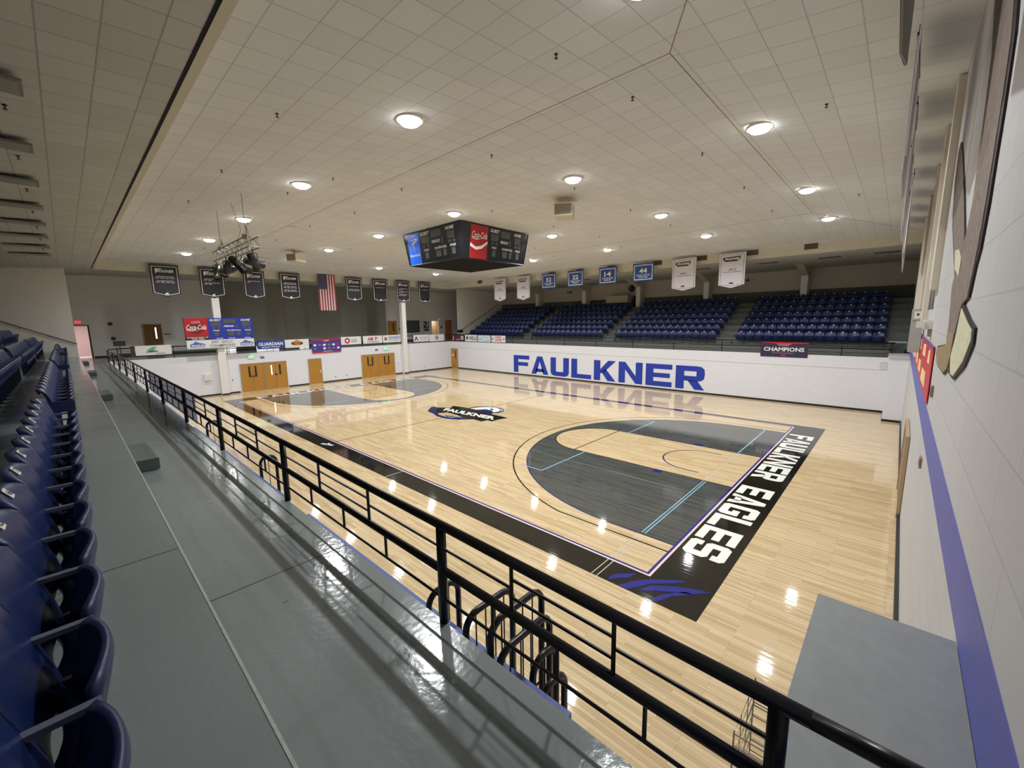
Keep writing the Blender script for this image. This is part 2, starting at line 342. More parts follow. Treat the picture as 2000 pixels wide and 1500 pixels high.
for end in (0, 1):
    T = (lambda x, y: (x, y)) if end == 0 else (lambda x, y: (15.24-x, 28.65-y))
    ap = lambda pts: [T(x, y) for x, y in pts]
    rin = 6.25
    outer = [(M_+rin, 0)]+arc(M_, 1.6, rin, 0, math.pi, 72)+[(M_-rin, 0)]
    key = [(M_-1.83, 0)]+[(M_-1.83, 5.79)]+arc(M_, 5.79, 1.83, math.pi, 0, 40)[1:]+[(M_+1.83, 0)]
    # grey field as quads between outer arc and key outline (matched samples)
    N_ = 120
    def samp(pl, t):
        L_ = [math.dist(a, b) for a, b in zip(pl[:-1], pl[1:])]; tot = sum(L_)*t
        for i, l in enumerate(L_):
            if tot <= l or i == len(L_)-1:
                k = min(1, tot/l if l else 0); return (pl[i][0]+(pl[i+1][0]-pl[i][0])*k, pl[i][1]+(pl[i+1][1]-pl[i][1])*k)
            tot -= l
    kr = key[::-1]; mb = MB()
    A = [samp(outer, i/N_) for i in range(N_+1)]; B = [samp(kr, i/N_) for i in range(N_+1)]
    for i in range(N_):
        q = ap([A[i], A[i+1], B[i+1], B[i]]); mb.poly([(x, y, .0012) for x, y in q])
    mb.build('stained_three_point_area', STAIN, fl)
    mb = MB(); strip(mb, ap(outer), .045, .0018); mb.build('thin_blue_arc', NAVYP, fl)
    mb = MB(); c = 6.6; a = math.acos(c/6.75)
    strip(mb, ap([(M_+c, 0), (M_+c, 1.6+6.75*math.sin(a))]+arc(M_, 1.6, 6.75, a, math.pi-a, 80)+[(M_-c, 0)]), .05, .0016); mb.build('three_point_line', DLINE if 0 else INK if 0 else BLACKP, fl)
    mb = MB(); strip(mb, ap(key), .05, .0022); strip(mb, ap([(M_-1.83, 5.79), (M_+1.83, 5.79)]), .05, .0022); mb.build('free_throw_lane_line', DLINE, fl)
    mb = MB(); strip(mb, ap([(M_+1.22, 1.2)]+arc(M_, 1.6, 1.22, 0, math.pi, 30)+[(M_-1.22, 1.2)]), .05, .0022); mb.build('restricted_arc', NAVYP, fl)
    mb = MB()
    for sx in (-1, 1): FZ.rect(mb, *sorted([T(M_+sx*1.86, 0)[0], T(M_+sx*2.08, 0)[0]]), *sorted([T(0, 2.13)[1], T(0, 2.43)[1]]), .0028)
    mb.build('lane_block', BLUEP, fl)
    mb = MB()   # volleyball lines, light blue over the stain and faint elsewhere
    strip(mb, ap([(3.12, 6.3), (3.12, 5.3), (M_-1.85, 5.3)]), .05, .003); strip(mb, ap([(M_+1.85, 5.3), (12.12, 5.3), (12.12, 6.3)]), .05, .003)
    strip(mb, ap([(1.45, .82), (M_-1.85, .82)]), .03, .003); strip(mb, ap([(1.45, .74), (M_-1.85, .74)]), .03, .003)
    strip(mb, ap([(M_+1.85, .78), (13.8, .78)]), .05, .003); mb.build('light_blue_court_line', CYANP, fl)
    mb = MB(); strip(mb, ap([(4.6, .8), (4.6, 7.0)]), .04, .0026); mb.build('faint_green_line', mat('faint_green_paint', (104, 122, 116), .1), fl)
    mb = MB()
    strip(mb, ap([(M_-1.8, 5.3), (M_+1.8, 5.3)]), .05, .0015); strip(mb, ap([(M_-1.8, .78), (M_+1.8, .78)]), .05, .0015)
    strip(mb, ap([(.0, .82), (1.2, .82)]), .03, .0015); strip(mb, ap([(.0, .72), (1.2, .72)]), .03, .0015)
    strip(mb, ap([(3.12, 7.3), (3.12, 14.3)]), .05, .0015); strip(mb, ap([(12.12, 7.3), (12.12, 14.3)]), .05, .0015)
    strip(mb, ap([(3.12, 11.3), (12.12, 11.3)]), .05, .0015); mb.build('faint_grey_line', GREYLP, fl)
    mb = MB()
    strip(mb, ap([(-.1, .84), (-.785, .84)]), .02, .003); strip(mb, ap([(-.1, .72), (-.785, .72)]), .02, .003); strip(mb, ap([(-.1, 8.9), (-.785, 8.9)]), .03, .003)
    mb.build('cream_tick_mark', GREYLP, fl)
mb = MB(); strip(mb, [(0, 14.325), (15.24, 14.325)], .05, .0019); mb.build('half_court_line', DLINE, fl)
# FAULKNER EAGLES in both end bands
block_text(Fr((15.24, 0, 0), (-1, 0, 0), (0, -1, 0)), 'FAULKNER EAGLES', 1.45, 13.95, .18, 1.06, .13, .005, fl, WHITEP, 'floor_letter')
block_text(Fr((0, 28.65, 0), (1, 0, 0), (0, 1, 0)), 'FAULKNER EAGLES', 1.1, 13.9, .18, 1.06, .13, .005, fl, WHITEP, 'floor_letter')
# blue feather strokes in the near corner
def feather(flag, pts, m, name='feather_stroke'):
    mb = MB(); mb.poly([(x, y, .0045) for x, y in pts]); mb.build(name, m, flag)
for e in (0, 1):
    T = (lambda x, y: (x, y)) if e == 0 else (lambda x, y: (15.24-x, 28.65-y))
    for pl in ([(-0.78, 0.49), (-0.58, 0.5), (-0.42, 0.41), (-0.17, 0.14), (-0.42, 0.2), (-0.59, 0.38)],
               [(-0.78, 0.25), (-0.5, 0.11), (-0.23, -0.1), (0.13, -0.53), (0.23, -0.73), (-0.03, -0.51), (-0.3, -0.22), (-0.54, -0.08), (-0.78, 0.07)],
               [(-0.66, -0.12), (-0.34, -0.24), (-0.07, -0.61), (0.1, -0.94), (0.18, -1.19), (-0.11, -0.91), (-0.24, -0.68), (-0.43, -0.4)],
               [(-0.78, -0.42), (-0.48, -0.5), (-0.12, -0.79), (-0.07, -0.96), (-0.41, -0.67), (-0.69, -0.54), (-0.76, -0.49)]):
        feather(fl, [T(x, y) for x, y in pl], BLUEP)
mb = MB(); mb.poly([(-.6, 14.6, .005), (-.35, 14.3, .005), (-.28, 13.9, .005), (-.45, 14.1, .005), (-.62, 14.2, .005)]); mb.build('small_blue_emblem', BLUEP, fl)
mb = MB(); mb.poly([(-.62, 14.5, .006), (-.5, 14.5, .006), (-.3, 13.85, .006), (-.42, 13.85, .006)]); mb.poly([(-.5, 14.25, .006), (-.35, 14.35, .006), (-.3, 14.2, .006), (-.45, 14.1, .006)]); mb.build('small_white_emblem', WHITEP, fl)
# centre logo: reads along u, towards the near baseline
def lpoly(pts, m, d, name): mb = MB(); mb.poly([(x, y, d) for x, y in pts]); mb.build(name, m, fl)
lpoly([(6.38, 16.46), (7.1, 17.11), (7.33, 17.11), (7.24, 16.6), (6.52, 15.8), (6.12, 15.05), (6.05, 14.41), (6.12, 13.9), (6.49, 13.45), (6.63, 12.74), (6.05, 13.31), (5.77, 14.05), (5.81, 14.85), (6.05, 15.45), (6.21, 16.18)], NAVYP, .0032, 'logo_wing')
lpoly([(6.29, 14.85), (6.38, 14.09), (6.6, 13.32), (6.28, 13.71), (6.11, 14.35)], mat('steel_blue_paint', (70, 96, 140), .1), .0036, 'logo_wing_feather')
lpoly([(8.28, 15.14), (8.93, 15.04), (9.39, 14.58), (9.58, 13.72), (9.51, 13.29), (8.96, 12.82), (8.52, 12.79), (8.28, 13.03), (7.92, 12.73), (8.1, 13.41), (8.27, 14.64)], NAVYP, .0041, 'eagle_head_outline')
lpoly([(7.3, 16.69), (7.71, 16.01), (8.16, 16.35), (8.32, 15.61), (8.34, 14.72), (8.1, 13.41), (8.02, 11.55), (7.37, 11.71), (6.93, 11.65), (6.96, 12.03), (6.57, 12.08), (6.63, 12.74), (6.49, 13.45), (6.75, 14.28), (6.79, 15.15), (6.31, 15.44), (6.47, 15.87)], BLACKP, .0038, 'logo_banner')
lpoly([(8.3, 14.95), (8.84, 14.8), (9.27, 14.45), (9.46, 13.86), (9.3, 13.38), (8.8, 13.01), (8.47, 13.11), (8.74, 13.57), (8.76, 14.04), (8.34, 14.39)], WHITEP, .0046, 'eagle_head')
lpoly([(9.43, 13.56), (9.42, 13.24), (9.0, 12.93), (8.78, 12.89)], mat('grey_floor_paint', (150, 156, 160), .1), .0049, 'eagle_beak')
lpoly([(9.08, 13.99), (9.04, 13.69), (8.8, 13.5), (8.84, 13.77)], BLACKP, .0052, 'eagle_eye')
LA, LB_, LC = Vector((6.94, 15.77, 0)), Vector((7.2, 11.79, 0)), Vector((7.52, 16.18, 0))
mb = MB(); vs, fs = text_geo('FAULKNER', .05, 0); mb.add([tuple(LA+(LB_-LA)*x+(LC-LA)*y+Vector((0, 0, .0055))) for x, y in vs], fs); mb.build('logo_lettering', WHITEP, fl)

# ------------------------------------------------------------------ walls round the court
wf = struct('wall_far_side', MB().box(XF, XF+.22, -3.05, YE, 0, D), BLOCKW)
mb = MB(); mb.box(XF-.012, XF, -3.05, YE, 2.27, 2.29); mb.build('wall_seam', mat('seam_line', (196, 196, 194), .6), wf)
FW = Fr((XF, 23.6, 0), (0, -1, 0), (0, 0, 1))
block_text(FW, 'FAULKNER', 0, 17.55, .24, 1.86, .13, .012, wf, INKB, 'wall_letter')
mb = MB(); FW.frame(mb, 26.32, 26.60, 2.3, 2.68, .02, .006)
for k in range(1, 4): FW.rect(mb, 26.32, 26.6, 2.3+k*.095, 2.31+k*.095, .006); FW.rect(mb, 26.32+k*.07, 26.33+k*.07, 2.3, 2.68, .006)
mb.build('vent_grille', mat('grille_grey', (190, 190, 188), .6), wf)
we = struct('wall_end', MB().box(XN-.5, XF+.22, YE, YE+.22, 0, D), BLOCKX)
wn = struct('wall_near_end', MB().box(-14.6, 30.3, YN-.25, YN, 0, 9.4), BIGBLK)
mb = MB(); mb.box(-14, 21.5, YN, YN+.006, 3.205, 3.65); mb.build('blue_stripe', mat('blue_stripe_paint', (92, 98, 178), .5, noise=.05, nscale=3), wn)
struct('wall_under_balcony', MB().box(XN-.25, XN-.05, YN, YE, 0, D-.2), BLOCKW)
# corner piers
cb1 = struct('wall_corner_far', MB().box(19.25, XF+.25, YN, -3.05, 0, 3.10), BLOCKX)
struct('trim_1', MB().box(19.2, XF+.3, YN, -3.0, 3.10, 3.16), mat('pale_cap', (206, 198, 204), .5), cb1)
cb2 = struct('wall_corner_near', MB().box(-6.2, -4.14, YN, -3.1, 0, 3.17), BLOCKX)
struct('trim_2', MB().box(-6.2, -4.12, YN+.007, -3.08, 3.17, 3.2), mat('grey_platform_paint', (140, 144, 144), .5, noise=.06, nscale=12), cb2)
for nm, b in (('baseboard_far', (XF-.015, XF, -3.05, 31.95, 0, .11)), ('baseboard_corner', (19.235, 19.25, YN, -3.05, 0, .11)), ('baseboard_corner_face', (19.25, XF, -3.05, -3.035, 0, .11)),
              ('baseboard_near_a', (-4.14, 6.35, YN, YN+.06, 0, .12)), ('baseboard_near_b', (8.85, 19.25, YN, YN+.05, 0, .12))):
    struct(nm, MB().box(*b), BASEB)
mb = MB()
for a, b in ((XN, 1.05), (4.5, 6.12), (7.26, 10.85), (14.4, XF)): mb.box(a, b, YE-.015, YE, 0, .11)
struct('baseboard_end', mb, BASEB)
# white columns standing in front of the end wall and rising through the balcony
for x in (.05, 15.45):
    c = struct('column_end', MB().box(x-.24, x+.24, YE-.36, YE, 0, 3.0), WHITE); MB().box(x-.255, x+.255, YE-.375, YE-.36, 0, .11).build('baseboard', BASEB, c)
    MB().box(x-.2, x+.24, YE-.36, YE+.1, 3.0, 8.62).build('column_shaft', WHITE, c)
# ------------------------------------------------------------------ balcony slabs and stands
struct('floor_balcony_near', MB().box(-7.12, XN, YN, 38.0, D-.25, D), DECK)
struct('floor_balcony_end', MB().box(XN, 30.0, YE+.22, 38.0, D-.25, D), DECK)
struct('floor_balcony_far', MB().box(XF+.22, 22.82, YN, YE+.22, D-.25, D), RISER)
mb = MB()
for y in (.55, 6.6, 12.6, 18.6, 24.7, 30.8): mb.box(-7.1, XN, y, y+.012, D, D+.001)
for y in (.9, 7.0, 13.0): mb.box(-8.0, -7.1, y, y+.012, TZ, TZ+.001)
struct('trim_joint', mb, mat('joint_dark', (60, 64, 64), .8))
ntier = 8
mb = MB(); n_edge = [-7.1]+[-8.05-.84*i for i in range(ntier)]
for i in range(ntier):
    mb.box(n_edge[i+1] if i < ntier-1 else -14.6, n_edge[i], YN, 33.2, 2.0, TZ+.41*i)
struct('floor_near_stand', mb, DECK)
mb = MB(); f_edge = [22.8]+[23.75+.84*i for i in range(8)]
for i in range(8):
    mb.box(f_edge[i], f_edge[i+1] if i < 7 else 30.0, YN, 33.2, 2.0, TZ+.41*i)
struct('floor_far_stand', mb, mat('far_tier_paint', (112, 116, 110), .55, noise=.05, nscale=3))
mb = MB()
for i in range(8): mb.box(f_edge[i], f_edge[i]+.03, YN, 33.2, TZ+.41*i, TZ+.41*i+.002)
struct('trim_far_nosing', mb, NOSE)
mb = MB(); mb.box(-7.115, -7.1, YN, 33.2, TZ-.03, TZ+.003); struct('trim_nosing', mb, NOSE)
mb = MB()
AIS = [5.62, 14.52, 23.5, 32.55]
for i in range(1, 7):
    for yc in AIS:
        mb.box(f_edge[i]-.3, f_edge[i], yc-.5, yc+.5, TZ+.41*(i-1), TZ+.41*(i-1)+.205)
        mb.box(n_edge[i], n_edge[i]+.3, yc-.5, yc+.5, TZ+.41*(i-1), TZ+.41*(i-1)+.205)
struct('trim_aisle_half_steps', mb, RISER)
for k, yc in enumerate((5.55, 14.5, 23.5, 31.6)):
    t = tag(MB().box(-7.1, -6.80, yc-.62, yc+.62, D, D+.19).build('aisle_step', RISER), 'low grey step on the walkway against the first tier, %s from the camera' % ('nearest', 'second', 'third', 'farthest')[k], 'step', 'walkway half steps')
    MB().box(-6.80, -6.785, yc-.62, yc+.62, D+.03, D+.16).build('step_front', mat('step_face', (84, 94, 94), .45), t)
    MB().box(-7.1, -6.78, yc-.635, yc-.62, D+.02, D+.19).build('step_side', MATS['step_face'], t)
# outer walls of the building
struct('wall_far_back', MB().box(30.0, 30.2, YN, 33.2, 5.0, 8.8), BLOCKF)
struct('trim_far_back_kick', MB().box(29.95, 30.0, YN, 33.2, 6.1, 7.05), mat('kick_grey', (92, 94, 86), .7))
struct('wall_near_back', MB().box(-14.8, -14.6, YN, 38.2, 2.0, 9.0), BLOCKF)
struct('wall_near_stand_end', MB().box(-14.6, -7.12, 33.2, 33.35, 2.0, 9.0), BLOCKU)
struct('wall_far_stand_end', MB().box(22.8, 30.2, 33.2, 33.35, 2.0, 9.0), BLOCKU)
mb = MB()     # concourse back wall y=38 with openings: door exit (-7.3..-6.36), end opening (22.67..23.7)
def wall_open(mb, a0, a1, z0, z1, y0, y1, ops):
    x = a0
    for (p, q, lo, hi) in sorted(ops):
        mb.box(x, p, y0, y1, z0, z1)
        if lo > z0: mb.box(p, q, y0, y1, z0, lo)
        mb.box(p, q, y0, y1, hi, z1); x = q
    mb.box(x, a1, y0, y1, z0, z1)
wall_open(mb, -14.6, 30.2, D-.2, 9.2, 38.0, 38.2, [(-7.35, -6.37, D, 5.17), (22.67, 23.72, D, 5.18)])
struct('wall_concourse', mb, BLOCKU)
struct('baseboard_concourse', MB().box(-6.3, 22.6, 37.985, 38.0, D, D+.12), BASEB)
# ceilings
mb = MB()
o = [(XN-.08, YN), (XF, YN), (XF, YE), (XN-.08, YE)]; i_ = [(.13, .02), (15.67, .02), (15.67, 29.2), (.13, 29.2)]
ZO, ZI = 9.15, 9.65
V = [(x, y, ZO) for x, y in o]+[(x, y, ZI) for x, y in i_]
mb.add(V, [(0, 1, 5, 4), (1, 2, 6, 5), (2, 3, 7, 6), (3, 0, 4, 7), (4, 5, 6, 7)])
struct('ceiling', mb, TILE)
mb = MB()
for a, b in ((4, 5), (5, 6), (6, 7), (7, 4), (0, 4), (1, 5)):
    mb.tube([Vector(V[a])+Vector((0, 0, .004)), Vector(V[b])+Vector((0, 0, .004))], .012, 5)
struct('trim_ceiling_crease', mb, mat('crease_line', (140, 130, 108), .8))
ZS = 8.62
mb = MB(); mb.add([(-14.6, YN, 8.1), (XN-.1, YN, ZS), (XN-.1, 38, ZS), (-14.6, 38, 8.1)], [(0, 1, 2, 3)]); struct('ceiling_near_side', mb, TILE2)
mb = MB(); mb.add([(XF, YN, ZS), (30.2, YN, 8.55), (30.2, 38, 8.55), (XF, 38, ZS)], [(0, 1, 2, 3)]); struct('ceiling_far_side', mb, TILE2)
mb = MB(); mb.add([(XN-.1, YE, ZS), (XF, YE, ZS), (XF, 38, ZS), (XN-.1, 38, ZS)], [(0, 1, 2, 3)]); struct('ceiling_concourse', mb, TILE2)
struct('wall_fascia_near', MB().box(XN-.08, XN+.04, YN, YE, ZS-.02, ZO+.05), FASCIA)
struct('trim_shadow_gap', MB().box(XN-.12, XN-.08, YN, YE, ZS-.012, ZS+.1), mat('gap_black', (30, 24, 26), .9))
struct('wall_fascia_far', MB().box(XF, XF+.12, YN, YE, ZS-.02, ZO+.05), FASCIA)
struct('wall_fascia_end', MB().box(XN, XF+.1, YE, YE+.12, ZS-.02, ZO+.05), FASCIA)
struct('ceiling_shell', MB().box(-15, 31, -4.2, 38.6, 9.9, 10.0), BEIGE)
# far frames: haunch and white pillar
for k, y in enumerate((2.05, 8.75, 14.75, 20.65, 26.85)):
    c = struct('column_far', MB().box(29.0, 29.36, y-.2, y+.2, 6.18, 8.02), WHITE)
    mb = MB(); mb.prism([(29.5, y-.22, ZS), (26.6, y-.22, ZS), (28.9, y-.22, 8.0), (29.5, y-.22, 8.0)], (0, .44, 0)); mb.build('haunch', BEIGE, c)
    MB().box(29.5, 30.0, y-.22, y+.22, 6.18, ZS).build('wall_pier', BEIGE, c)
# unlit recessed strip fixtures in the near side ceiling and vents
def recess(mb, x0, x1, y0, y1, z): mb.box(x0, x1, y0, y1, z-.02, z+.03)
zc = lambda x: 8.1+(ZS-8.1)*(x+14.6)/(XN-.1+14.6)
ORD = ['first', 'second', 'third', 'fourth', 'fifth', 'sixth', 'seventh', 'eighth', 'ninth', 'tenth', 'eleventh', 'twelfth', 'thirteenth', 'fourteenth']
for k, y in enumerate((-3.3, -.1, 2.75, 5.6, 8.5, 11.3, 14.2, 17.0, 19.9, 22.8, 25.7)):
    t = thing('strip_light', 'unlit grey recessed ceiling light over the near stand, %s from the camera' % ORD[k], 'ceiling light', (0, 0, 0), 0, 'unlit strip lights above the near stand')
    mb = MB(); z = zc(-8.15); mb.box(-8.8, -7.53, y, y+.58, z-.08, z-.055); mb.build('housing', mat('shaded_fixture', (128, 128, 116), .6), t)
    mb = MB(); mb.box(-8.76, -7.57, y+.04, y+.54, z-.09, z-.08); mb.build('diffuser', mat('unlit_diffuser', (142, 142, 132), .4), t)
for k, (x, y) in enumerate(((24.3, 3.4), (24.3, .2), (24.3, -2.4), (26.6, 3.4), (26.6, .2), (26.6, -2.4), (24.3, 7.5), (24.3, 12.0), (24.3, 17.5), (24.3, 24.5))):
    t = thing('ceiling_vent', 'dark grey rectangular grille in the ceiling over the far stand, spot %s from the right' % ORD[k], 'vent', (x, y, ZS-.03), 0, 'grilles over the far stand')
    mb = MB(); mb.box(-.25, .25, -.55, .55, 0, .03); mb.build('grille', mat('vent_dark', (78, 74, 64), .7), t)
for k, y in enumerate((.78, 3.7, 6.65, 9.65, 13.3, 16.2, 19.0, 22.0, 28.1)):
    t = thing('wall_vent', 'brown slotted air vent in the beige fascia over the far stand, %s from the right' % ORD[k], 'vent', (XF, y, 9.0), 0, 'fascia vents')
    mb = MB(); mb.box(-.02, 0, -.32, .32, -.16, .16); mb.build('vent_frame', mat('vent_brown', (110, 88, 64), .6), t)
    mb = MB()
    for j in range(5): mb.box(-.028, -.02, -.29, .29, -.12+j*.055, -.1+j*.055)
    mb.build('louvre', mat('vent_brown_dark', (72, 56, 42), .6), t)

# ------------------------------------------------------------------ ceiling lamps
def lamp_z(x, y):
    if x < .13: return ZI-(ZI-ZO)*(.13-x)/(6.08)
    if x > 15.67: return ZI-(ZI-ZO)*(x-15.67)/5.88
    if y < 0: return ZI-(ZI-ZO)*(-y)/3.76
    return ZI
def make_lamp():
    t = thing('ceiling_lamp', 'x', 'ceiling light')
    MB().lathe((0, 0, 0), [(.30, .03), (.30, -.03), (.25, -.035), (.24, 0)], 24).build('trim_ring', WHITE, t, True)
    MB().lathe((0, 0, 0), [(.25, -.01), (.24, -.05), (.19, -.10), (.10, -.13), (.0, -.135)], 24).build('glowing_lens', LENS, t, True)
    ld = bpy.data.lights.new('lamp_light', 'AREA'); ld.shape = 'DISK'; ld.size = .28; ld.energy = LAMP_W; ld.color = LAMP_C; ld.spread = math.radians(154)
    lo = bpy.data.objects.new('lamp_light', ld); COL.objects.link(lo); lo.parent = t; lo.location = (0, 0, -.145)
    return t
lamp0 = make_lamp(); reg(lamp0); first = True
rows = {'nearest the camera side': -1.9, 'second from the near side': 4.25, 'third from the near side': 11.0, 'nearest the far stand': 16.8}
for rn, x in rows.items():
    for k, y in enumerate((-.45, 4.87, 10.9, 17.1, 23.1, 29.0)):
        t = lamp0 if first else copy_tree(lamp0); first = False
        t.location = (x, y, lamp_z(x, y)-.01)
        t['label'] = 'glowing round ceiling lamp, %s in the row %s' % (ORD[k], rn); t['group'] = 'lit ceiling lamps'
# sprinklers
mb = MB(); mb.lathe((0, 0, 0), [(.03, .0), (.03, -.015), (.009, -.02), (.009, -.06), (.032, -.064), (.032, -.07), (0, -.07)], 8)
sp_me = mb.mesh('sprinkler', mat('brass_dark', (70, 58, 44), .4, .6))
SP = [(-4.12, 6.2), (-4.1, 10.6), (-1.38, 9.8), (-1.4, 1.3), (1.0, 1.15), (1.05, 5.35), (5.1, 1.15), (3.6, -1.8), (-1.9, 12.1), (-1.5, 18.0), (-4.15, 14.7), (.9, 17.4), (.9, 9.6), (1.2, 13.6), (5.1, 5.4), (5.1, 9.5), (9.3, 1.15), (12.3, -1.8), (13.8, 1.2), (16.6, -1.85), (9.2, 5.4), (9.3, 9.5), (13.2, 9.3), (16.5, 9.8), (-1.46, 26.5), (-1.2, 30.6), (3.1, 30.5), (7.9, 31.5), (13.3, 5.4), (5.1, 14), (9.3, 18), (13.3, 18), (13.3, 14), (.9, 22), (5.1, 22), (13.3, 23), (16.5, 15), (16.5, 21)]
for k, (x, y) in enumerate(SP):
    o_ = bpy.data.objects.new('sprinkler', sp_me); COL.objects.link(o_); o_.location = (x, y, lamp_z(x, y))
    if y > 29.2: o_.location.z = ZI-(ZI-ZO)*(y-29.2)/3.8
    LR = sorted((math.hypot(x-lx, y-ly), rn_, q, lx, ly) for rn_, lx in rows.items() for q, ly in enumerate((-.45, 4.87, 10.9, 17.1, 23.1, 29.0)))[0]
    tag(o_, 'sprinkler head %s %s and %s of the %s lamp, row %s' % ('well' if LR[0] > 2.75 else 'just', 'beyond' if y > LR[4] else 'before', 'left' if x < LR[3] else 'right', ORD[LR[2]], LR[1].replace('nearest the camera side', 'nearest the near stand')), 'sprinkler', 'sprinkler heads of the main ceiling')
for k, y in enumerate((6.7, 9.5, 12.4, 15.3, 18.1, 21.0, 24.0)):
    o_ = bpy.data.objects.new('sprinkler', sp_me); COL.objects.link(o_); o_.location = (-7.75, y+.3, zc(-7.75))
    tag(o_, 'sprinkler head between unlit strip lights over the near stand, %s from the camera' % ORD[k], 'sprinkler', 'sprinkler heads of the near side ceiling')

# ------------------------------------------------------------------ guard rails
def railing(name, label, p0, direc, posts, z0, bays='full', parts=True):
    """rail in plane through p0 along direc; posts at distances; z0 deck level"""
    t = thing(name, label, 'railing', (p0[0], p0[1], z0))
    d = Vector(direc); P = lambda s, z: tuple(d*s+Vector((0, 0, z)))
    a, b = posts[0], posts[-1]
    MB().tube([P(a-.1, .77), P(b+.1, .77)], .032, 12).build('top_rail', BLACK, t, True)
    MB().tube([P(a, .42), P(b, .42)], .03, 12).build('middle_rail', BLACK, t, True)
    MB().tube([P(a, .19), P(b, .19)], .011, 6).build('bottom_rod', BLACK, t, True)
    for s in posts: MB().tube([P(s, 0), P(s, .77)], .036 if bays == 'full' else .026, 12).build('post', BLACK, t, True)
    for s0, s1 in zip(posts[:-1], posts[1:]):
        L_ = s1-s0
        if bays == 'full':
            for f in (1/3, 2/3): MB().tube([P(s0+L_*f, .42), P(s0+L_*f, .77)], .013, 6).build('picket', BLACK, t)
            for f in (.25, .5, .75): MB().tube([P(s0+L_*f, .19), P(s0+L_*f, .42)], .012, 6).build('picket', BLACK, t)
            MB().tube([P(s0, .595), P(s0+L_/3, .595)], .010, 6).build('thin_rod', BLACK, t)
            MB().tube([P(s0+L_*2/3, .595), P(s1, .595)], .010, 6).build('thin_rod', BLACK, t)
            for z in (.535, .655): MB().tube([P(s0+L_/3, z), P(s0+L_*2/3, z)], .010, 6).build('thin_rod', BLACK, t)
        else:
            MB().tube([P(s0, .595), P(s1, .595)], .010, 6).build('thin_rod', BLACK, t)
    return t
NP = [-3.13, -1.04, 2.16, 5.34, 8.5, 11.8, 15.08, 18.5, 21.8, 25.2, 28.7, 32.5]
rn = railing('guard_railing', 'black pipe guard railing along the edge of the near balcony walkway', (-5.87, 0, 0), (0, 1, 0), NP, D)
MB().tube([(0, -3.23, .77), (0, YN+.02, .77)], .032, 12).build('top_rail_end', BLACK, rn, True)
re_ = railing('guard_railing', 'dark balcony railing over the white end wall behind the hanging signs', (0, YE+.06, 0), (1, 0, 0), [-5.4, -2.6, .5, 2.4, 4.46, 6.4, 9.1, 11.1, 13.2, 15.2, 16.6, 18.58, 20.6, 21.4], D, 'simple')
MB().tube([(-5.80, -.39, .77), (-5.5, 0, .77)], .032, 10).build('corner_rail', BLACK, re_, True)
railing('guard_railing', 'dark balcony railing along the top of the white wall below the far seats', (21.62, 0, 0), (0, 1, 0), [-3.1, -1.05, 2.05, 5.12, 8.29, 11.41, 14.57, 17.7, 20.8, 23.85, 26.7, 28.68, 30.7, 32.8], D, 'simple')
# dark cloth hung on the near railing
_m = mat('charcoal_mesh', (150, 152, 168), .8); _n = _m.node_tree; _t = _n.nodes.new('ShaderNodeBsdfTranslucent'); _t.inputs[0].default_value = (*lin((150, 152, 168)), 1)
_x = _n.nodes.new('ShaderNodeMixShader'); _x.inputs[0].default_value = .45; _n.links.new(_n.nodes['Principled BSDF'].outputs[0], _x.inputs[1]); _n.links.new(_t.outputs[0], _x.inputs[2]); _n.links.new(_x.outputs[0], _n.nodes['Material Output'].inputs['Surface'])
t = tag(MB().add([(-5.83, 7.5, D+.10), (-5.83, 14.8, D+.10), (-5.83, 14.8, D+.75), (-5.83, 7.5, D+.75)], [(0, 1, 2, 3)]).build('railing_banner', _m), 'long charcoal banner hung on the court side of the near balcony railing', 'banner')
MB().box(-5.824, -5.82, 7.7, 14.6, D+.38, D+.42).build('seam', INKGY, t)
# stair wall handrails of both stands
def handrail(label, pts, yw):
    t = thing('handrail', label, 'handrail')
    MB().tube([(x, yw-.08, z) for x, z in pts], .024, 8).build('rail', BLACK, t, True)
    (xa, za), (xb, zb) = pts[0], pts[-1]
    for k in range(1, 6):
        f = k/6; x, z = xa+(xb-xa)*f, za+(zb-za)*f
        MB().tube([(x, yw-.08, z), (x, yw-.08, z-.07), (x, yw, z-.09)], .012, 6).build('bracket', BLACK, t)
handrail('dark sloping handrail on the beige wall beside the red exit sign', [(-7.1, 4.09), (-13.5, 7.3)], 33.2)
handrail('dark sloping handrail climbing the wall at the left end of the far stand', [(22.75, 3.95), (29.0, 7.0)], 33.2)

# ------------------------------------------------------------------ stadium seats
def curved_panel(mb, w, prof, bow, th, nw=8, side=.05):
    """shell across y following the profile of (x, z, width factor); sides swept along x by bow"""
    F = []; Bk = []; n = nw+1
    for j, (x, z, wf_) in enumerate(prof):
        a = prof[max(0, j-1)]; b = prof[min(len(prof)-1, j+1)]; dx, dz = b[0]-a[0], b[1]-a[1]; l = math.hypot(dx, dz); nx, nz = -dz/l*th, dx/l*th
        for i in range(n):
            q = 2*i/nw-1; yy = q*w/2*wf_; xx = x+bow*q*q; zz = z-(side*abs(q)**4 if j >= len(prof)-3 else 0)*(1 if j == len(prof)-1 else .5)
            F.append((xx, yy, zz)); Bk.append((xx+nx, yy, zz+nz))
    nz_ = len(prof)-1; fs = []; m = len(F)
    for j in range(nz_):
        for i in range(nw):
            a = j*n+i; fs.append((a, a+1, a+n+1, a+n)); fs.append((a+m, a+n+m, a+n+1+m, a+1+m))
    per = [i for i in range(n)]+[j*n+nw for j in range(1, nz_+1)]+[nz_*n+i for i in range(nw-1, -1, -1)]+[j*n for j in range(nz_-1, 0, -1)]
    for k in range(len(per)):
        a, b = per[k], per[(k+1) % len(per)]; fs.append((a, a+m, b+m, b))
    mb.add(F+Bk, fs)
PW = .53
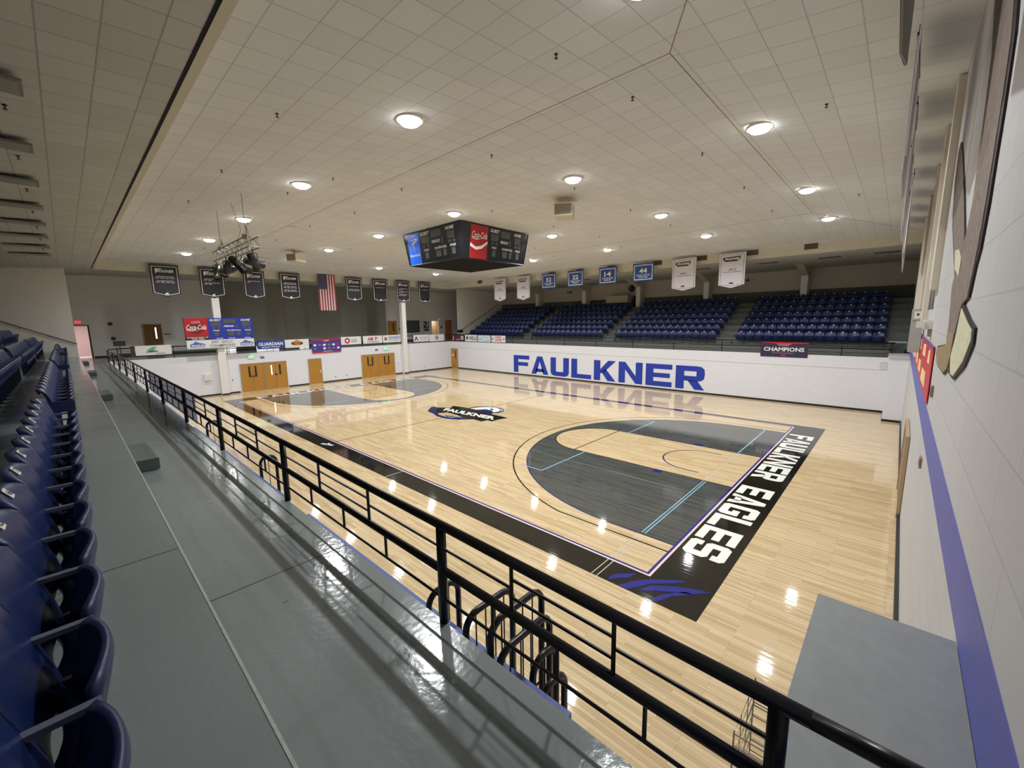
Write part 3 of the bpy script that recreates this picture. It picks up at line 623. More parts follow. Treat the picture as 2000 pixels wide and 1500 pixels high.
def make_seat():
    t = thing('stadium_seat', 'x', 'seat')
    mb = MB(); curved_panel(mb, PW, [(.04, .36, .98), (.02, .48, 1), (-.02, .62, 1), (-.06, .76, .99), (-.085, .83, .97), (-.115, .875, .95), (-.15, .89, .92), (-.175, .875, .9)], .04, .022); mb.build('backrest', SEATB, t, True)
    mb = MB(); curved_panel(mb, PW-.03, [(.07, .345, .96), (.13, .335, .98), (.175, .37, 1), (.20, .46, 1), (.225, .56, 1), (.24, .63, .98), (.235, .665, .94), (.215, .675, .9)], -.055, .03, side=.03); mb.build('seat_pan', SEATP, t, True)
    mb = MB(); mb.box(-.02, .17, PW/2-.005, PW/2+.02, .34, .40); mb.box(.10, .15, PW/2-.005, PW/2+.02, .0, .34); mb.box(-.03, .01, PW/2-.005, PW/2+.02, .40, .60)
    mb.build('bracket', SEATD, t)
    mb = MB(); mb.box(-.04, .19, PW/2-.008, PW/2+.023, .60, .622); mb.build('arm_bar', mat('arm_reflection_grey', (104, 110, 128), .4), t)  # bar colour lightened to imitate the reflection along its top
    mb = MB(); mb.add([(-.072, -.04, .83), (-.072, .04, .83), (-.112, .04, .888), (-.112, -.04, .888)], [(0, 1, 2, 3)]); mb.build('number_plate', PLATE, t)
    mb = MB(); mb.lathe((.012, .19, .50), [(0, .012), (.008, .008), (.01, 0)], 6); mb.lathe((.012, -.19, .50), [(0, .012), (.008, .008), (.01, 0)], 6); mb.build('bolt', STEEL, t)
    return t
seat0 = make_seat(); reg(seat0)
seat_parts = [(o.name, o.data, o.data.materials[0]) for o in KIDS[seat0.name]]
cands = []; SECT = [(-2.64, 5.32), (6.15, 13.95), (15.1, 22.9), (24.1, 31.9)]
secn = ['nearest block', 'second block', 'third block', 'farthest block']
ROWN = ['front row', 'second row', 'third row', 'fourth row', 'fifth row', 'sixth row', 'top row', 'last row']
for i in range(ntier-1):
    for s, (a, b) in enumerate(SECT):
        p = (b-a)/14
        for k in range(14):
            x, y, z = -7.80-.84*i, a+p*(k+.5), TZ+.41*i
            # keep only what lies in view
            q = Vector((x, y, z+.7))-Vector((CX, CY, CZ)); dz = q.dot(_f)
            if dz < .15: continue
            u = 1000+FPX*q.dot(_r2)/dz; v = 750-FPX*q.dot(_u2)/dz
            if u < -260 or v > 1900: continue
            cands.append((q.length*(1+.9*i), 'n', i, s, k, x, y, z, p))
FSEC = [(-2.74, 4.80), (6.10, 13.90), (15.1, 22.88), (24.08, 31.88)]
fsn = ['rightmost block', 'centre-right block', 'centre-left block', 'leftmost block']
for i in range(7):
    for s, (a, b) in enumerate(FSEC):
        p = (b-a)/14
        for k in range(14):
            x, y, z = 23.5+.84*i, a+p*(k+.5), TZ+.41*i
            q = Vector((x, y, z+.7))-Vector((CX, CY, CZ)); cands.append((q.length, 'f', i, s, k, x, y, z, p))
cands.sort(key=lambda c: c[0])
first = True; rest = []
for n_, c in enumerate(cands):
    _, side, i, s, k, x, y, z, p = c
    if n_ >= 300: rest.append(c); continue
    t = seat0 if first else copy_tree(seat0); first = False
    t.location = (x, y, z); t.rotation_euler = (0, 0, 0 if side == 'n' else math.pi); t.scale = (1, p/.555, 1)
    if side == 'n':
        t['label'] = 'folded navy seat, %s along the %s, %s of the near stand' % (ORD[k], ROWN[i], secn[s]); t['group'] = 'seats of the near stand'
        if i == 0 and s == 0 and k < 14:
            mb = MB(); text(mb, Fr((-.078, -.02, .845), (0, 1, 0), (-.57, 0, .82)), str(k+1), 0, .04, 0, .042, .003, .03)
            mb.build('seat_number', INK, t)
    else:
        t['label'] = 'navy seat, %s from right in %s, %s of far stand' % (ORD[k], ROWN[i], fsn[s]); t['group'] = 'seats of the far stand'
mats_ = []; mb = MB()
for nm, me, mm in seat_parts:
    if mm not in mats_: mats_.append(mm)
for c in rest:
    _, side, i, s, k, x, y, z, p = c; sg = 1 if side == 'n' else -1
    for nm, me, mm in seat_parts:
        mb.add([(x+sg*v.co.x, y+sg*v.co.y*p/.555, z+v.co.z) for v in me.vertices], [tuple(q.vertices) for q in me.polygons], mats_.index(mm))
o_ = mb.build('stadium_seats_background', mats_, None, True); tag(o_, 'remaining rows of folded navy seats high up and far away in the stands', 'seats', None, 'stuff')
# aisle end panels
for k, (y, lab) in enumerate(((6.06, '1'), (15.02, '1'), (24.0, '1'))):
    t = tag(MB().box(-7.86, -7.57, y-.02, y+.02, TZ+.05, TZ+.70).build('row_end_panel', mat('end_panel_navy', (24, 34, 82), .4)), 'dark blue row end panel with a white 1, at the %s aisle' % ORD[k], 'panel', 'row end panels of the near stand')
    mb = MB(); text(mb, Fr((-7.73, y-.021, TZ+.33), (1, 0, 0), (0, 0, 1)), lab, 0, .06, 0, .2, .003, .05); mb.build('row_number', INKW, t)

# ------------------------------------------------------------------ doors
def door(n, fr, w, h, m, leaves=1, lite=None, frame=True, bar=False, transom=False):
    t = MB(); fr.slab(t, 0, w, 0, h, .045, 0); o_ = t.build('door_%d' % n, m); o_['kind'] = 'structure'
    if frame:
        mb = MB(); fr.slab(mb, -.06, 0, 0, h+.06, .07); fr.slab(mb, w, w+.06, 0, h+.06, .07); fr.slab(mb, 0, w, h, h+.06, .07); mb.build('door_frame', FRAMEM, o_)
    lw = w/leaves
    if leaves > 1:
        mb = MB()
        for k in range(1, leaves): fr.rect(mb, lw*k-.006, lw*k+.006, 0, h, .047)
        mb.build('door_gap', INK, o_)
    for k in range(leaves):
        if lite:
            lx = lite[k]; gm = GLASSD if not (isinstance(lx, tuple)) else mat('glowing_pane', (255, 255, 255), .3, emit=1.6)
            lx = lx[0] if isinstance(lx, tuple) else lx
            mb = MB(); fr.rect(mb, lw*k+lx-.07, lw*k+lx+.07, h*.52, h*.92, .05); mb.build('lite_frame', INK, o_)
            mb = MB(); fr.rect(mb, lw*k+lx-.045, lw*k+lx+.045, h*.535, h*.905, .054); mb.build('glass', gm, o_)
        if bar:
            mb = MB(); fr.slab(mb, lw*k+lw*.12, lw*k+lw*.88, h*.44, h*.47, .05, .05); mb.build('push_bar', BLACK if 0 else STEEL, o_)
    return o_
FE = lambda x, z=0: Fr((x, YE, z), (1, 0, 0), (0, 0, 1))
def dbl(n, x0, x1, bright=None):
    for q, (a, b) in enumerate(((x0, (x0+x1)/2-.05), ((x0+x1)/2+.05, x1))):
        w = b-a; l = w/2
        li = [l*.72, l*.28]
        if bright == q: li = [(l*.6,), l*.4]
        o_ = door(n+q, FE(a), w, 2.1, OAK, 2, li)
        mb = MB()
        for s in (-1, 1): mb.prism([FE(a).p(w/2+s*.05-.035, 1.12, .06), FE(a).p(w/2+s*.05+.035, 1.12, .06), FE(a).p(w/2+s*.05+.035, 1.2, .06), FE(a).p(w/2+s*.05-.035, 1.2, .06)], (0, -.04, 0))
        mb.build('handle', INK, o_)
        mb = MB(); mb.tube([FE(a).p(w/2-.13, .98, .07), FE(a).p(w/2-.08, .9, .08), FE(a).p(w/2+.08, .9, .08), FE(a).p(w/2+.13, .98, .07)], .012, 6); mb.build('chain', STEEL, o_)
dbl(1, 1.22, 4.38, 1); dbl(3, 10.95, 14.28)
o_ = door(5, FE(6.2), .98, 2.1, OAK, 1); mb = MB(); FE(6.2).slab(mb, .86, .92, .9, 1.15, .05, .05); mb.build('lock_plate', PLATE, o_)
fr = Fr((XF, 33.0-.02, 0), (0, -1, 0), (0, 0, 1)); o_ = door(6, fr, 1.0, 2.1, OAK, 1, [.68]); mb = MB(); fr.rect(mb, .1, .42, 1.35, 1.55, .052); mb.build('paper_notice', PLATE, o_)
FC = lambda x, z=D: Fr((x, 38.0, z), (1, 0, 0), (0, 0, 1))
door(7, FC(-3.5), 1.0, 2.27, OAKD, 1, [(.68,)]); door(8, FC(16.8), 1.0, 2.27, OAK, 1, [.65]); door(9, FC(24.7), .9, 2.27, OAKR, 1)
fr = Fr((8.82, YN+.01, 0), (-1, 0, 0), (0, 0, 1)); door(10, fr, 2.4, 2.1, mat('tan_flush_door', (150, 118, 84), .5), 2, None, True)
# lit corridor behind the left exit, small lobby behind the right opening
cor = MB(); cor.box(-7.6, -7.5, 38.2, 42, D, 5.4); cor.box(-6.2, -6.1, 38.2, 42, D, 5.4); cor.box(-7.6, -6.1, 42, 42.1, D, 5.4); cor.box(-7.6, -6.1, 38.2, 42, 5.4, 5.5); cor.box(-7.6, -6.1, 38.0, 42, D-.1, D)
struct('wall_exit_corridor', cor, mat('pink_corridor', (236, 220, 218), .6))
ld = bpy.data.lights.new('corridor_light', 'AREA'); ld.energy = 30; ld.size = .9; ld.color = (1, .96, .95); lo = bpy.data.objects.new('corridor_light', ld); COL.objects.link(lo); lo.location = (-6.85, 39.6, 5.35)
cor = MB(); cor.box(22.5, 22.6, 38.2, 41, D, 5.4); cor.box(23.8, 23.9, 38.2, 41, D, 5.4); cor.box(22.5, 23.9, 41, 41.1, D, 5.4); cor.box(22.5, 23.9, 38.2, 41, 5.4, 5.5); cor.box(22.5, 23.9, 38, 41, D-.1, D)
struct('wall_side_lobby', cor, mat('tan_lobby', (196, 176, 146), .6))
ld = bpy.data.lights.new('lobby_light', 'AREA'); ld.energy = 25; ld.size = .8; ld.color = (1, .88, .78); lo = bpy.data.objects.new('lobby_light', ld); COL.objects.link(lo); lo.location = (23.2, 39.4, 5.35)
struct('trim_exit_frame', MB().box(-6.42, -6.34, 37.96, 38.2, D, 5.22).box(-7.2, -6.34, 37.96, 38.2, 5.17, 5.23), DARKM)
# concourse window, artwork
fr = FC(19.1); mb = MB(); fr.rect(mb, 0, 1.75, 1.05, 2.28, .02); w_ = mb.build('window_1', mat('grey_glass', (92, 94, 92), .15)); w_['kind'] = 'structure'
mb = MB(); fr.frame(mb, -.06, 1.81, .98, 2.34, .08, .03); mb.build('window_frame', INK, w_)
fr = Fr((21.5, 37.985, D), (1, 0, 0), (0, 0, 1)); art = MB(); fr.slab(art, 0, .75, 1.1, 2.22, .03); a_ = tag(art.build('checkered_artwork', mat('dark_art', (58, 54, 46), .6)), 'dark checkered square artwork on the concourse wall right of the window', 'picture')
mb = MB()
for p_ in ((.05, 1.8), (.42, 1.95), (.3, 1.55), (.08, 1.25), (.5, 1.3), (.5, 1.7)): fr.rect(mb, p_[0], p_[0]+.18, p_[1], p_[1]+.2, .035)
mb.build('light_square', PLATE, a_)
# added glowing panels imitating the bright lobby seen under the curtain
for k, (a, b) in enumerate(((1.26, 1.7), (1.75, 2.25), (3.8, 4.6), (4.64, 5.1), (5.14, 5.6), (7.4, 7.85), (7.9, 8.25), (9.1, 9.4))):
    fr = FC(a); mb = MB(); fr.rect(mb, 0, b-a, .02, .26, .03); w_ = mb.build('window_%d' % (k+2), mat('glowing_pane', (255, 255, 255), .3, emit=1.6)); w_['kind'] = 'structure'
# stage curtain, folds modelled
mb = MB(); pts = []; n_ = 150; xa, xb = 1.35, 16.45
for i in range(n_+1):
    x = xa+(xb-xa)*i/n_
    yo = .004*math.sin(i*1.9)+(.10 if 6.2 < x < 6.5 or 13.3 < x < 13.7 else 0)
    pts.append((x, 37.7-yo))
mb.add([(x, y, D+.27) for x, y in pts]+[(x, y, 8.60) for x, y in pts], [(i, i+1, i+n_+2, i+n_+1) for i in range(n_)])
tag(mb.build('stage_curtain', CURT, None, True), 'huge dark grey curtain covering the middle of the concourse wall', 'curtain')

# ------------------------------------------------------------------ signs hung on the balcony rails
def sign(name, label, fr, w, h, m, cat='sign', group=None, th=.02):
    mb = MB(); fr.slab(mb, 0, w, 0, h, th, 0); return tag(mb.build(name, m), label, cat, group)
def lt(fr, o_, body, a0, a1, b0, b1, m, bold=.03, shear=0., d=.024, name='lettering'):
    mb = MB(); text(mb, fr, body, a0, a1, b0, b1, d, bold, shear); return mb.build(name, m, o_)
def blob(fr, o_, pts, m, d=.023, name='emblem'):
    mb = MB(); fr.pts(mb, pts, d); return mb.build(name, m, o_)
def disc(cx, cy, r, n=20, sy=1): return [(cx+r*math.cos(2*math.pi*i/n), cy+r*sy*math.sin(2*math.pi*i/n)) for i in range(n)]
SY = 32.98
SG = lambda x, z=3.18: Fr((x, SY, z), (1, 0, 0), (0, 0, 1))
WP = mat('white_sign_panel', (224, 226, 226), .45)
G1 = 'sponsor signs on the end railing'
f = SG(-4.55, 3.2); o_ = sign('rail_sign', 'white sign with a pale green leaf emblem at the left end of the railing', f, 1.85, .63, WP, group=G1)
blob(f, o_, [(.5, .12), (.62, .38), (.85, .52), (1.1, .56), (.98, .4), (.8, .24)], INKG); blob(f, o_, [(.62, .14), (.82, .3), (1.05, .34), (1.0, .2)], INKG); lt(f, o_, 'Baptist', .68, 1.15, .16, .3, INKN); lt(f, o_, 'Health', 1.0, 1.5, .06, .14, INKGY)
mb = MB(); SG(-4.78, 3.2).slab(mb, 0, .2, 0, .63, .02); mb.build('brown_end_board', DARKM, o_)
f = SG(2.48, 3.2); o_ = sign('rail_sign', 'blue sign lettered GUARDIAN in white beside the wall scoreboard', f, 1.95, .66, mat('sign_blue', (36, 66, 150), .45), group=G1)
lt(f, o_, 'GUARDIAN', .1, 1.85, .24, .5, INKW); lt(f, o_, 'SECURITY SYSTEMS', .3, 1.6, .08, .17, INKW)
f = SG(4.48); o_ = sign('rail_sign', 'white sign with an ornate brown and gold emblem', f, 1.86, .66, WP, group=G1)
blob(f, o_, disc(.93, .34, .47, 24, .38), mat('maroon_ink', (120, 44, 30), .6)); blob(f, o_, disc(.93, .38, .27, 20, .85), INKY, .0235); blob(f, o_, [(.8, .5), (.93, .64), (1.06, .5)], INKY, .024); lt(f, o_, 'CALDWELLS', .55, 1.3, .26, .42, MATS['maroon_ink'], d=.026)
f = SG(6.55, 2.6); o_ = sign('conference_banner', 'purple banner with two rows of small white emblems and red edges', Fr((6.55, SY-.03, 2.6), (1, 0, 0), (0, 0, 1)), 2.5, 1.18, mat('purple_vinyl', (74, 54, 142), .5), 'banner')
f = Fr((6.55, SY-.03, 2.6), (1, 0, 0), (0, 0, 1))
for a, b in ((0, .09), (1.09, 1.18)): mb = MB(); f.rect(mb, 0, 2.5, a, b, .022); mb.build('red_edge', INKR, o_)
blob(f, o_, [(.8, 1.09), (1.7, 1.09), (1.5, .96), (1.0, .96)], INKR, .0225, 'red_tab'); lt(f, o_, 'SSAC', 1.05, 1.45, .99, 1.08, INKW); lt(f, o_, 'CONFERENCE CHAMPIONS', .9, 1.7, .1, .16, INKW)
for k in range(6):
    blob(f, o_, disc(.25+k*.4, .68, .13, 14, .7), (INKW, INKGY, INKW, INKGY, INKW, INKR)[k], .023, 'team_emblem')
    if k != 1: blob(f, o_, disc(.25+k*.4, .38, .12, 14, .8), (INKGY, INKW, INKW, INKGY, INKGY, INKW)[k], .023, 'team_emblem')
f = SG(9.1); o_ = sign('rail_sign', 'white sign with a round red emblem and red words', f, 1.9, .7, WP, group=G1)
blob(f, o_, disc(.58, .35, .25), INKR); blob(f, o_, disc(.58, .35, .12), WP, .024); lt(f, o_, 'RIVER', .95, 1.45, .38, .5, INKG); lt(f, o_, 'REGION', .95, 1.5, .2, .34, INKR)
f = SG(11.18); o_ = sign('rail_sign', 'white sign lettered AMP in red over AUTOMOTIVE', f, 1.95, .7, WP, group=G1)
lt(f, o_, 'AM', .45, 1.0, .25, .58, INKR, .05); lt(f, o_, 'P', 1.2, 1.45, .25, .58, INKR, .05); lt(f, o_, 'AUTOMOTIVE', .4, 1.55, .08, .19, INK)
f = SG(13.2); o_ = sign('rail_sign', "white sign lettered COOK'S in blue beside the white column", f, 1.95, .7, WP, group=G1)
lt(f, o_, "COOK'S", .6, 1.85, .32, .58, INKB, .05); lt(f, o_, 'PEST CONTROL', .6, 1.85, .14, .26, INKG); blob(f, o_, disc(.3, .38, .17, 12), INKY); blob(f, o_, disc(.3, .3, .1, 12), INKB, .024)
f = SG(16.65, 3.1); o_ = sign('rail_sign', 'white sign with a black ribbon emblem right of the white column', f, 1.88, .68, WP, group=G1)
blob(f, o_, [(.1, .08), (.25, .5), (.4, .5), (.55, .08), (.45, .08), (.33, .35), (.2, .08)], INKN); lt(f, o_, 'Jackson Thornton', .7, 1.75, .34, .48, INKGY); lt(f, o_, 'Certified Accountants', .7, 1.6, .18, .26, INKGY)
f = SG(18.6, 3.06); o_ = sign('rail_sign', 'white sign with a small round dark seal in its middle', f, 1.95, .7, WP, group=G1)
blob(f, o_, disc(.97, .36, .24), INKN); blob(f, o_, disc(.97, .36, .19), WP, .0236); blob(f, o_, disc(.97, .36, .12, 6), INKN, .024)
G2 = 'sponsor signs on the far railing'
SF = lambda y, z=3.0: Fr((21.56, y, z), (0, -1, 0), (0, 0, 1))
f = SF(32.75, 2.97); o_ = sign('rail_sign', 'dark maroon sign with a round white emblem in the court corner', f, 1.95, .7, mat('maroon_sign', (74, 40, 62), .5), group=G2)
lt(f, o_, 'Jim Wilson', .4, 1.2, .38, .55, mat('pink_ink', (150, 50, 84), .6), shear=.3); lt(f, o_, 'Roofing', .6, 1.2, .14, .26, INKW); blob(f, o_, disc(1.62, .38, .22), INKW); blob(f, o_, disc(1.62, .38, .13, 10), INKGY, .024); lt(f, o_, 'A&B', .05, .25, .1, .6, PLATE)
f = SF(30.62); o_ = sign('rail_sign', 'white sign lettered WELLS in black', f, 1.88, .68, WP, group=G2); lt(f, o_, 'WELLS', .62, 1.82, .16, .52, INK, .02); blob(f, o_, [(.33, .1), (.5, .36), (.33, .62), (.16, .36)], INKN)
f = SF(28.6); o_ = sign('rail_sign', 'pale blue sign with faint lettering', f, 1.85, .66, mat('pale_blue_sign', (204, 224, 232), .5), group=G2); lt(f, o_, 'M.D. Thomas Contractor', .5, 1.7, .44, .54, INKG); lt(f, o_, 'Thom', .1, .6, .24, .36, INKB); lt(f, o_, 'Construction', .8, 1.7, .12, .2, INKGY)
f = SF(26.6); o_ = sign('rail_sign', 'white sign lettered Hungry Howies in red', f, 1.92, .66, WP, group=G2); lt(f, o_, 'HUNGRY', .5, 1.4, .36, .6, INKR, .04); lt(f, o_, 'HOWIES', .55, 1.45, .1, .34, INKR, .04); blob(f, o_, R(.1, .25, .3, .42), INKGY); blob(f, o_, R(1.6, .25, 1.82, .42), INKGY)
f = Fr((21.545, 2.86, 2.74), (0, -1, 0), (0, 0, 1)); o_ = sign('champions_banner', 'navy banner lettered CHAMPIONS with a red top edge on the far railing', f, 2.4, .88, mat('champ_navy', (52, 44, 74), .5), 'banner')
lt(f, o_, 'CHAMPIONS', .16, 2.22, .34, .58, INKW, .06); lt(f, o_, '2018 VOLLEYBALL', .6, 1.72, .2, .29, INKGY); blob(f, o_, [(0, .88), (2.4, .88), (2.4, .83), (1.6, .8), (.8, .8), (0, .85)], INKR, .0225, 'red_edge'); blob(f, o_, [(.8, .8), (1.6, .8), (1.4, .66), (.95, .66)], mat('rose_tab', (176, 92, 110), .6), .0235, 'red_tab'); blob(f, o_, R(1.08, .06, 1.3, .15), INKR, .023, 'red_tab')
# wall scoreboard on the end railing
f = Fr((-1.93, SY-.52, 3.5), (1, 0, 0), (0, 0, 1)); t = thing('wall_scoreboard', 'blue and red scoreboard with a white CHAMPIONS panel on the end railing', 'scoreboard')
def part(fr, t, nm, a0, a1, b0, b1, th, d, m): mb = MB(); fr.slab(mb, a0, a1, b0, b1, th, d); return mb.build(nm, m, t)
sb_blue = mat('scoreboard_blue', (34, 52, 160), .5)
part(f, t, 'cabinet', 0, 4.1, 0, 2.1, .2, -.2, sb_blue)
cp = part(f, t, 'red_soda_panel', 0, 1.32, .82, 2.1, .01, 0, mat('soda_red', (176, 30, 40), .4))
def cola(fr, o_, x, y, s):
    lt(fr, o_, 'Coca-Cola', x, x+1.1*s, y, y+.34*s, INKW, .012, .4, .014)
    blob(fr, o_, [(x-.02*s, y+.02*s), (x+.1*s, y-.06*s), (x+.35*s, y-.08*s), (x+.7*s, y-.02*s), (x+.4*s, y-.03*s), (x+.14*s, y-.02*s)], INKW, .0142)
blob(f, cp, disc(.66, 1.4, .42), mat('bottle_dark_red', (120, 26, 30), .5), .0115); cola(f, cp, .1, 1.3, 1.02); lt(f, cp, 'ALWAYS', .4, .9, 1.72, 1.9, mat('pink_ink2', (230, 160, 150), .5), d=.013)
part(f, t, 'black_strip', 0, 1.32, .6, .82, .012, 0, INK); lt(f, t, 'ALWAYS PART OF', .05, 1.28, .72, .8, INKW, .05, .0, .016); lt(f, t, 'YOUR TEAM!', .3, 1.05, .62, .7, INKW, .05, 0, .016)
wp = part(f, t, 'white_lower_panel', 0, 4.1, 0, .58, .012, 0, WP)
lt(f, wp, '2001 GACC', 1.4, 2.75, .32, .52, INKGY, .02, .1, .016); lt(f, wp, 'CHAMPIONS', 1.3, 2.85, .06, .26, INKGY, .02, .1, .016)
for xx in (.2, 3.2):
    blob(f, wp, [(xx, .08), (xx+.8, .08), (xx+.85, .3), (xx+.55, .38), (xx+.3, .5), (xx+.15, .34), (xx, .3)], mat('logo_blue', (84, 104, 170), .6), .014); lt(f, wp, 'EAGLES', xx+.05, xx+.8, .12, .26, INKW, .04, .3, .018)
def score_face(f, t, x, y, w, h, bg, big=1.0):
    """digit windows and captions laid out in a w x h face with lower-left x,y"""
    q = lambda a: x+a*w; r = lambda b: y+b*h
    for a0, a1, b0, b1 in ((.06, .28, .60, .82), (.34, .62, .74, .95), (.76, .95, .60, .82), (.60, .66, .52, .68), (.08, .15, .48, .56), (.2, .27, .48, .56), (.78, .85, .48, .56), (.89, .95, .48, .56), (.12, .22, .12, .32), (.42, .56, .12, .32), (.62, .70, .12, .32), (.84, .93, .12, .32)):
        part(f, t, 'digit_window', q(a0), q(a1), r(b0), r(b1), .006, .005, DISPL)
    for s, a0, a1, b0, b1 in (('GUEST', .04, .30, .86, .96), ('HOME', .74, .96, .86, .96), ('PERIOD', .34, .57, .56, .65), ('FOULS', .10, .24, .36, .43), ('PLAYER-FOUL', .40, .72, .36, .43), ('FOULS', .81, .96, .36, .43)):
        lt(f, t, s, q(a0), q(a1), r(b0), r(b1), INKW, .05, .2, .014)
score_face(f, t, 1.34, .66, 2.74, 1.42, sb_blue)
for s, a in (('POSS', 1.75), ('BONUS', 2.5), ('POSS', 3.5)): lt(f, t, s, a, a+.4, .62, .69, INKW, .05, .1, .014)

# ------------------------------------------------------------------ centre-hung scoreboard
t = thing('centre_scoreboard', 'black four-sided scoreboard hung over centre court with blue and red panels', 'scoreboard', (7.5, 13.9, 0))
zt, zb_, ht, hb = 9.6, 8.05, 2.32, 2.12
SBK = mat('scoreboard_black', (22, 27, 30), .3)
vs = [(-ht, -ht, zt), (ht, -ht, zt), (ht, ht, zt), (-ht, ht, zt), (-hb, -hb, zb_), (hb, -hb, zb_), (hb, hb, zb_), (-hb, hb, zb_)]
mb = MB(); mb.add(vs, [(0, 1, 2, 3), (4, 7, 6, 5), (0, 4, 5, 1), (1, 5, 6, 2), (2, 6, 7, 3), (3, 7, 4, 0)]); mb.build('cabinet', SBK, t)
MB().add([(x, y, z-.006) for x, y, z in vs[4:]], [(0, 3, 2, 1)]).build('underside', mat('pit_black', (9, 8, 7), .8, spec=.1), t)
mb = MB()
for a, b in ((0, 4), (1, 5), (2, 6), (3, 7), (4, 5), (5, 6), (6, 7), (7, 4)): mb.tube([vs[a], vs[b]], .025, 6)
mb.build('edge_trim', mat('edge_black', (18, 18, 20), .4), t)
def face_frame(a, b, c):   # a lower-left, b lower-right, c upper-left
    a, b, c = Vector(a), Vector(b), Vector(c); return a, (b-a), (c-a)
for side in range(4):
    ll, lr, ul = [(vs[7], vs[4], vs[3]), (vs[4], vs[5], vs[0]), (vs[5], vs[6], vs[1]), (vs[6], vs[7], vs[2])][side]
    A_, Bv, Cv = face_frame(ll, lr, ul); w = Bv.length; u_ = Bv.normalized(); v_ = (Cv-u_*Cv.dot(u_)); h = v_.length; v_ = v_.normalized()
    f = Fr(tuple(A_), tuple(u_), tuple(v_))
    if side in (0, 2):
        pn = part(f, t, 'blue_advert_panel', .12, 1.12, .03, h-.03, .01, 0, mat('backlit_blue', (10, 92, 214), .4, emit=.35))
        blob(f, pn, [(.3, 1.18), (.9, 1.32), (.98, 1.2), (.8, 1.1), (.6, 1.02), (.65, .62), (.55, 1.0), (.4, 1.05), (.75, 1.16), (.85, 1.22)], INKW, .014); blob(f, pn, disc(.6, 1.42, .27, 16, .14), INKW, .014); lt(f, pn, 'PowerSouth', .2, 1.05, .42, .55, INKW, .01, .3, .016)
        score_face(f, t, 1.15, .04, w-1.35, h-.06, SBK)
    else:
        pn = part(f, t, 'red_soda_panel', .42, 1.52, .03, h-.03, .01, 0, MATS['soda_red'])
        cola(f, pn, .5, .95, .88); blob(f, pn, [(.42, .72), (.75, .56), (1.1, .62), (1.52, .88), (1.52, .76), (1.15, .5), (.8, .42), (.42, .56)], INKW, .0138)
        score_face(f, t, 1.58, .04, w-1.85, h-.06, SBK)
for sx in (-1.6, 1.6):
    for sy in (-1.6, 1.6): MB().tube([(sx, sy, 9.6), (sx, sy, ZI)], .02, 6).build('hanger', STEEL, t)

# ------------------------------------------------------------------ hanging banners
def pennant(name, label, fr, w, h, tip, cloth, edge, ew=.05, inset=.1, cat='banner', group=None, tipped=True):
    """fr origin = top-left corner, v up; cloth hangs down"""
    t = thing(name, label, cat, tuple(fr.o)); g = Fr((0, 0, 0), fr.u, fr.v)
    out = [(0, 0), (w, 0), (w, -h), (w/2, -h-tip), (0, -h)] if tipped else [(0, 0), (w, 0), (w, -h), (0, -h)]
    mb = MB(); mb.prism([g.p(a, b, 0) for a, b in out][::-1], g.n*.012); mb.build('cloth', cloth, t)
    mb = MB(); mb.tube([g.p(-.04, .015, .005), g.p(w+.04, .015, .005)], .018, 6); mb.build('hanging_rod', BLACK, t)
    mb = MB()
    for a in (.1, w-.1): mb.tube([g.p(a, .015, .005), g.p(a, ZO+.25-fr.o.z, .005)], .006, 4)
    mb.build('hanging_wire', BLACK, t)
    if edge:
        i = inset; inn = [(i, -i), (w-i, -i), (w-i, -h+i*.3), (w/2, -h-tip+i*1.1), (i, -h+i*.3)] if tipped else [(i, -i), (w-i, -i), (w-i, -h+i), (i, -h+i)]
        mb = MB()
        for k in range(len(inn)):
            (xa, ya), (xb, yb) = inn[k], inn[(k+1) % len(inn)]; dx, dy = xb-xa, yb-ya; l = math.hypot(dx, dy); nx, ny = -dy/l*ew/2, dx/l*ew/2
            g.pts(mb, [(xa-nx, ya-ny), (xb-nx, yb-ny), (xb+nx, yb+ny), (xa+nx, ya+ny)], .015)
        mb.build('border_line', edge, t)
    return t, g
pos = ['leftmost', 'second from the left', 'third from the left', 'fourth from the left', '', 'first right of the flag', 'second right of the flag', 'third right of the flag', 'rightmost']
BLK = [(-3.32, 1.5, [2, 4, 4], 'two lines of years'), (-.72, 1.48, [2, 2], 'two short lines'), (1.93, 1.42, [1], 'one line'), (4.42, 1.5, [4, 4, 5, 5, 5], 'three blocks of years'), None,
       (9.74, 1.5, [3, 5, 5], 'one block of years'), (12.3, 1.52, [1], 'one line'), (14.75, 1.52, [3, 3, 4], 'three lines'), (17.3, 1.46, [1], 'one line')]
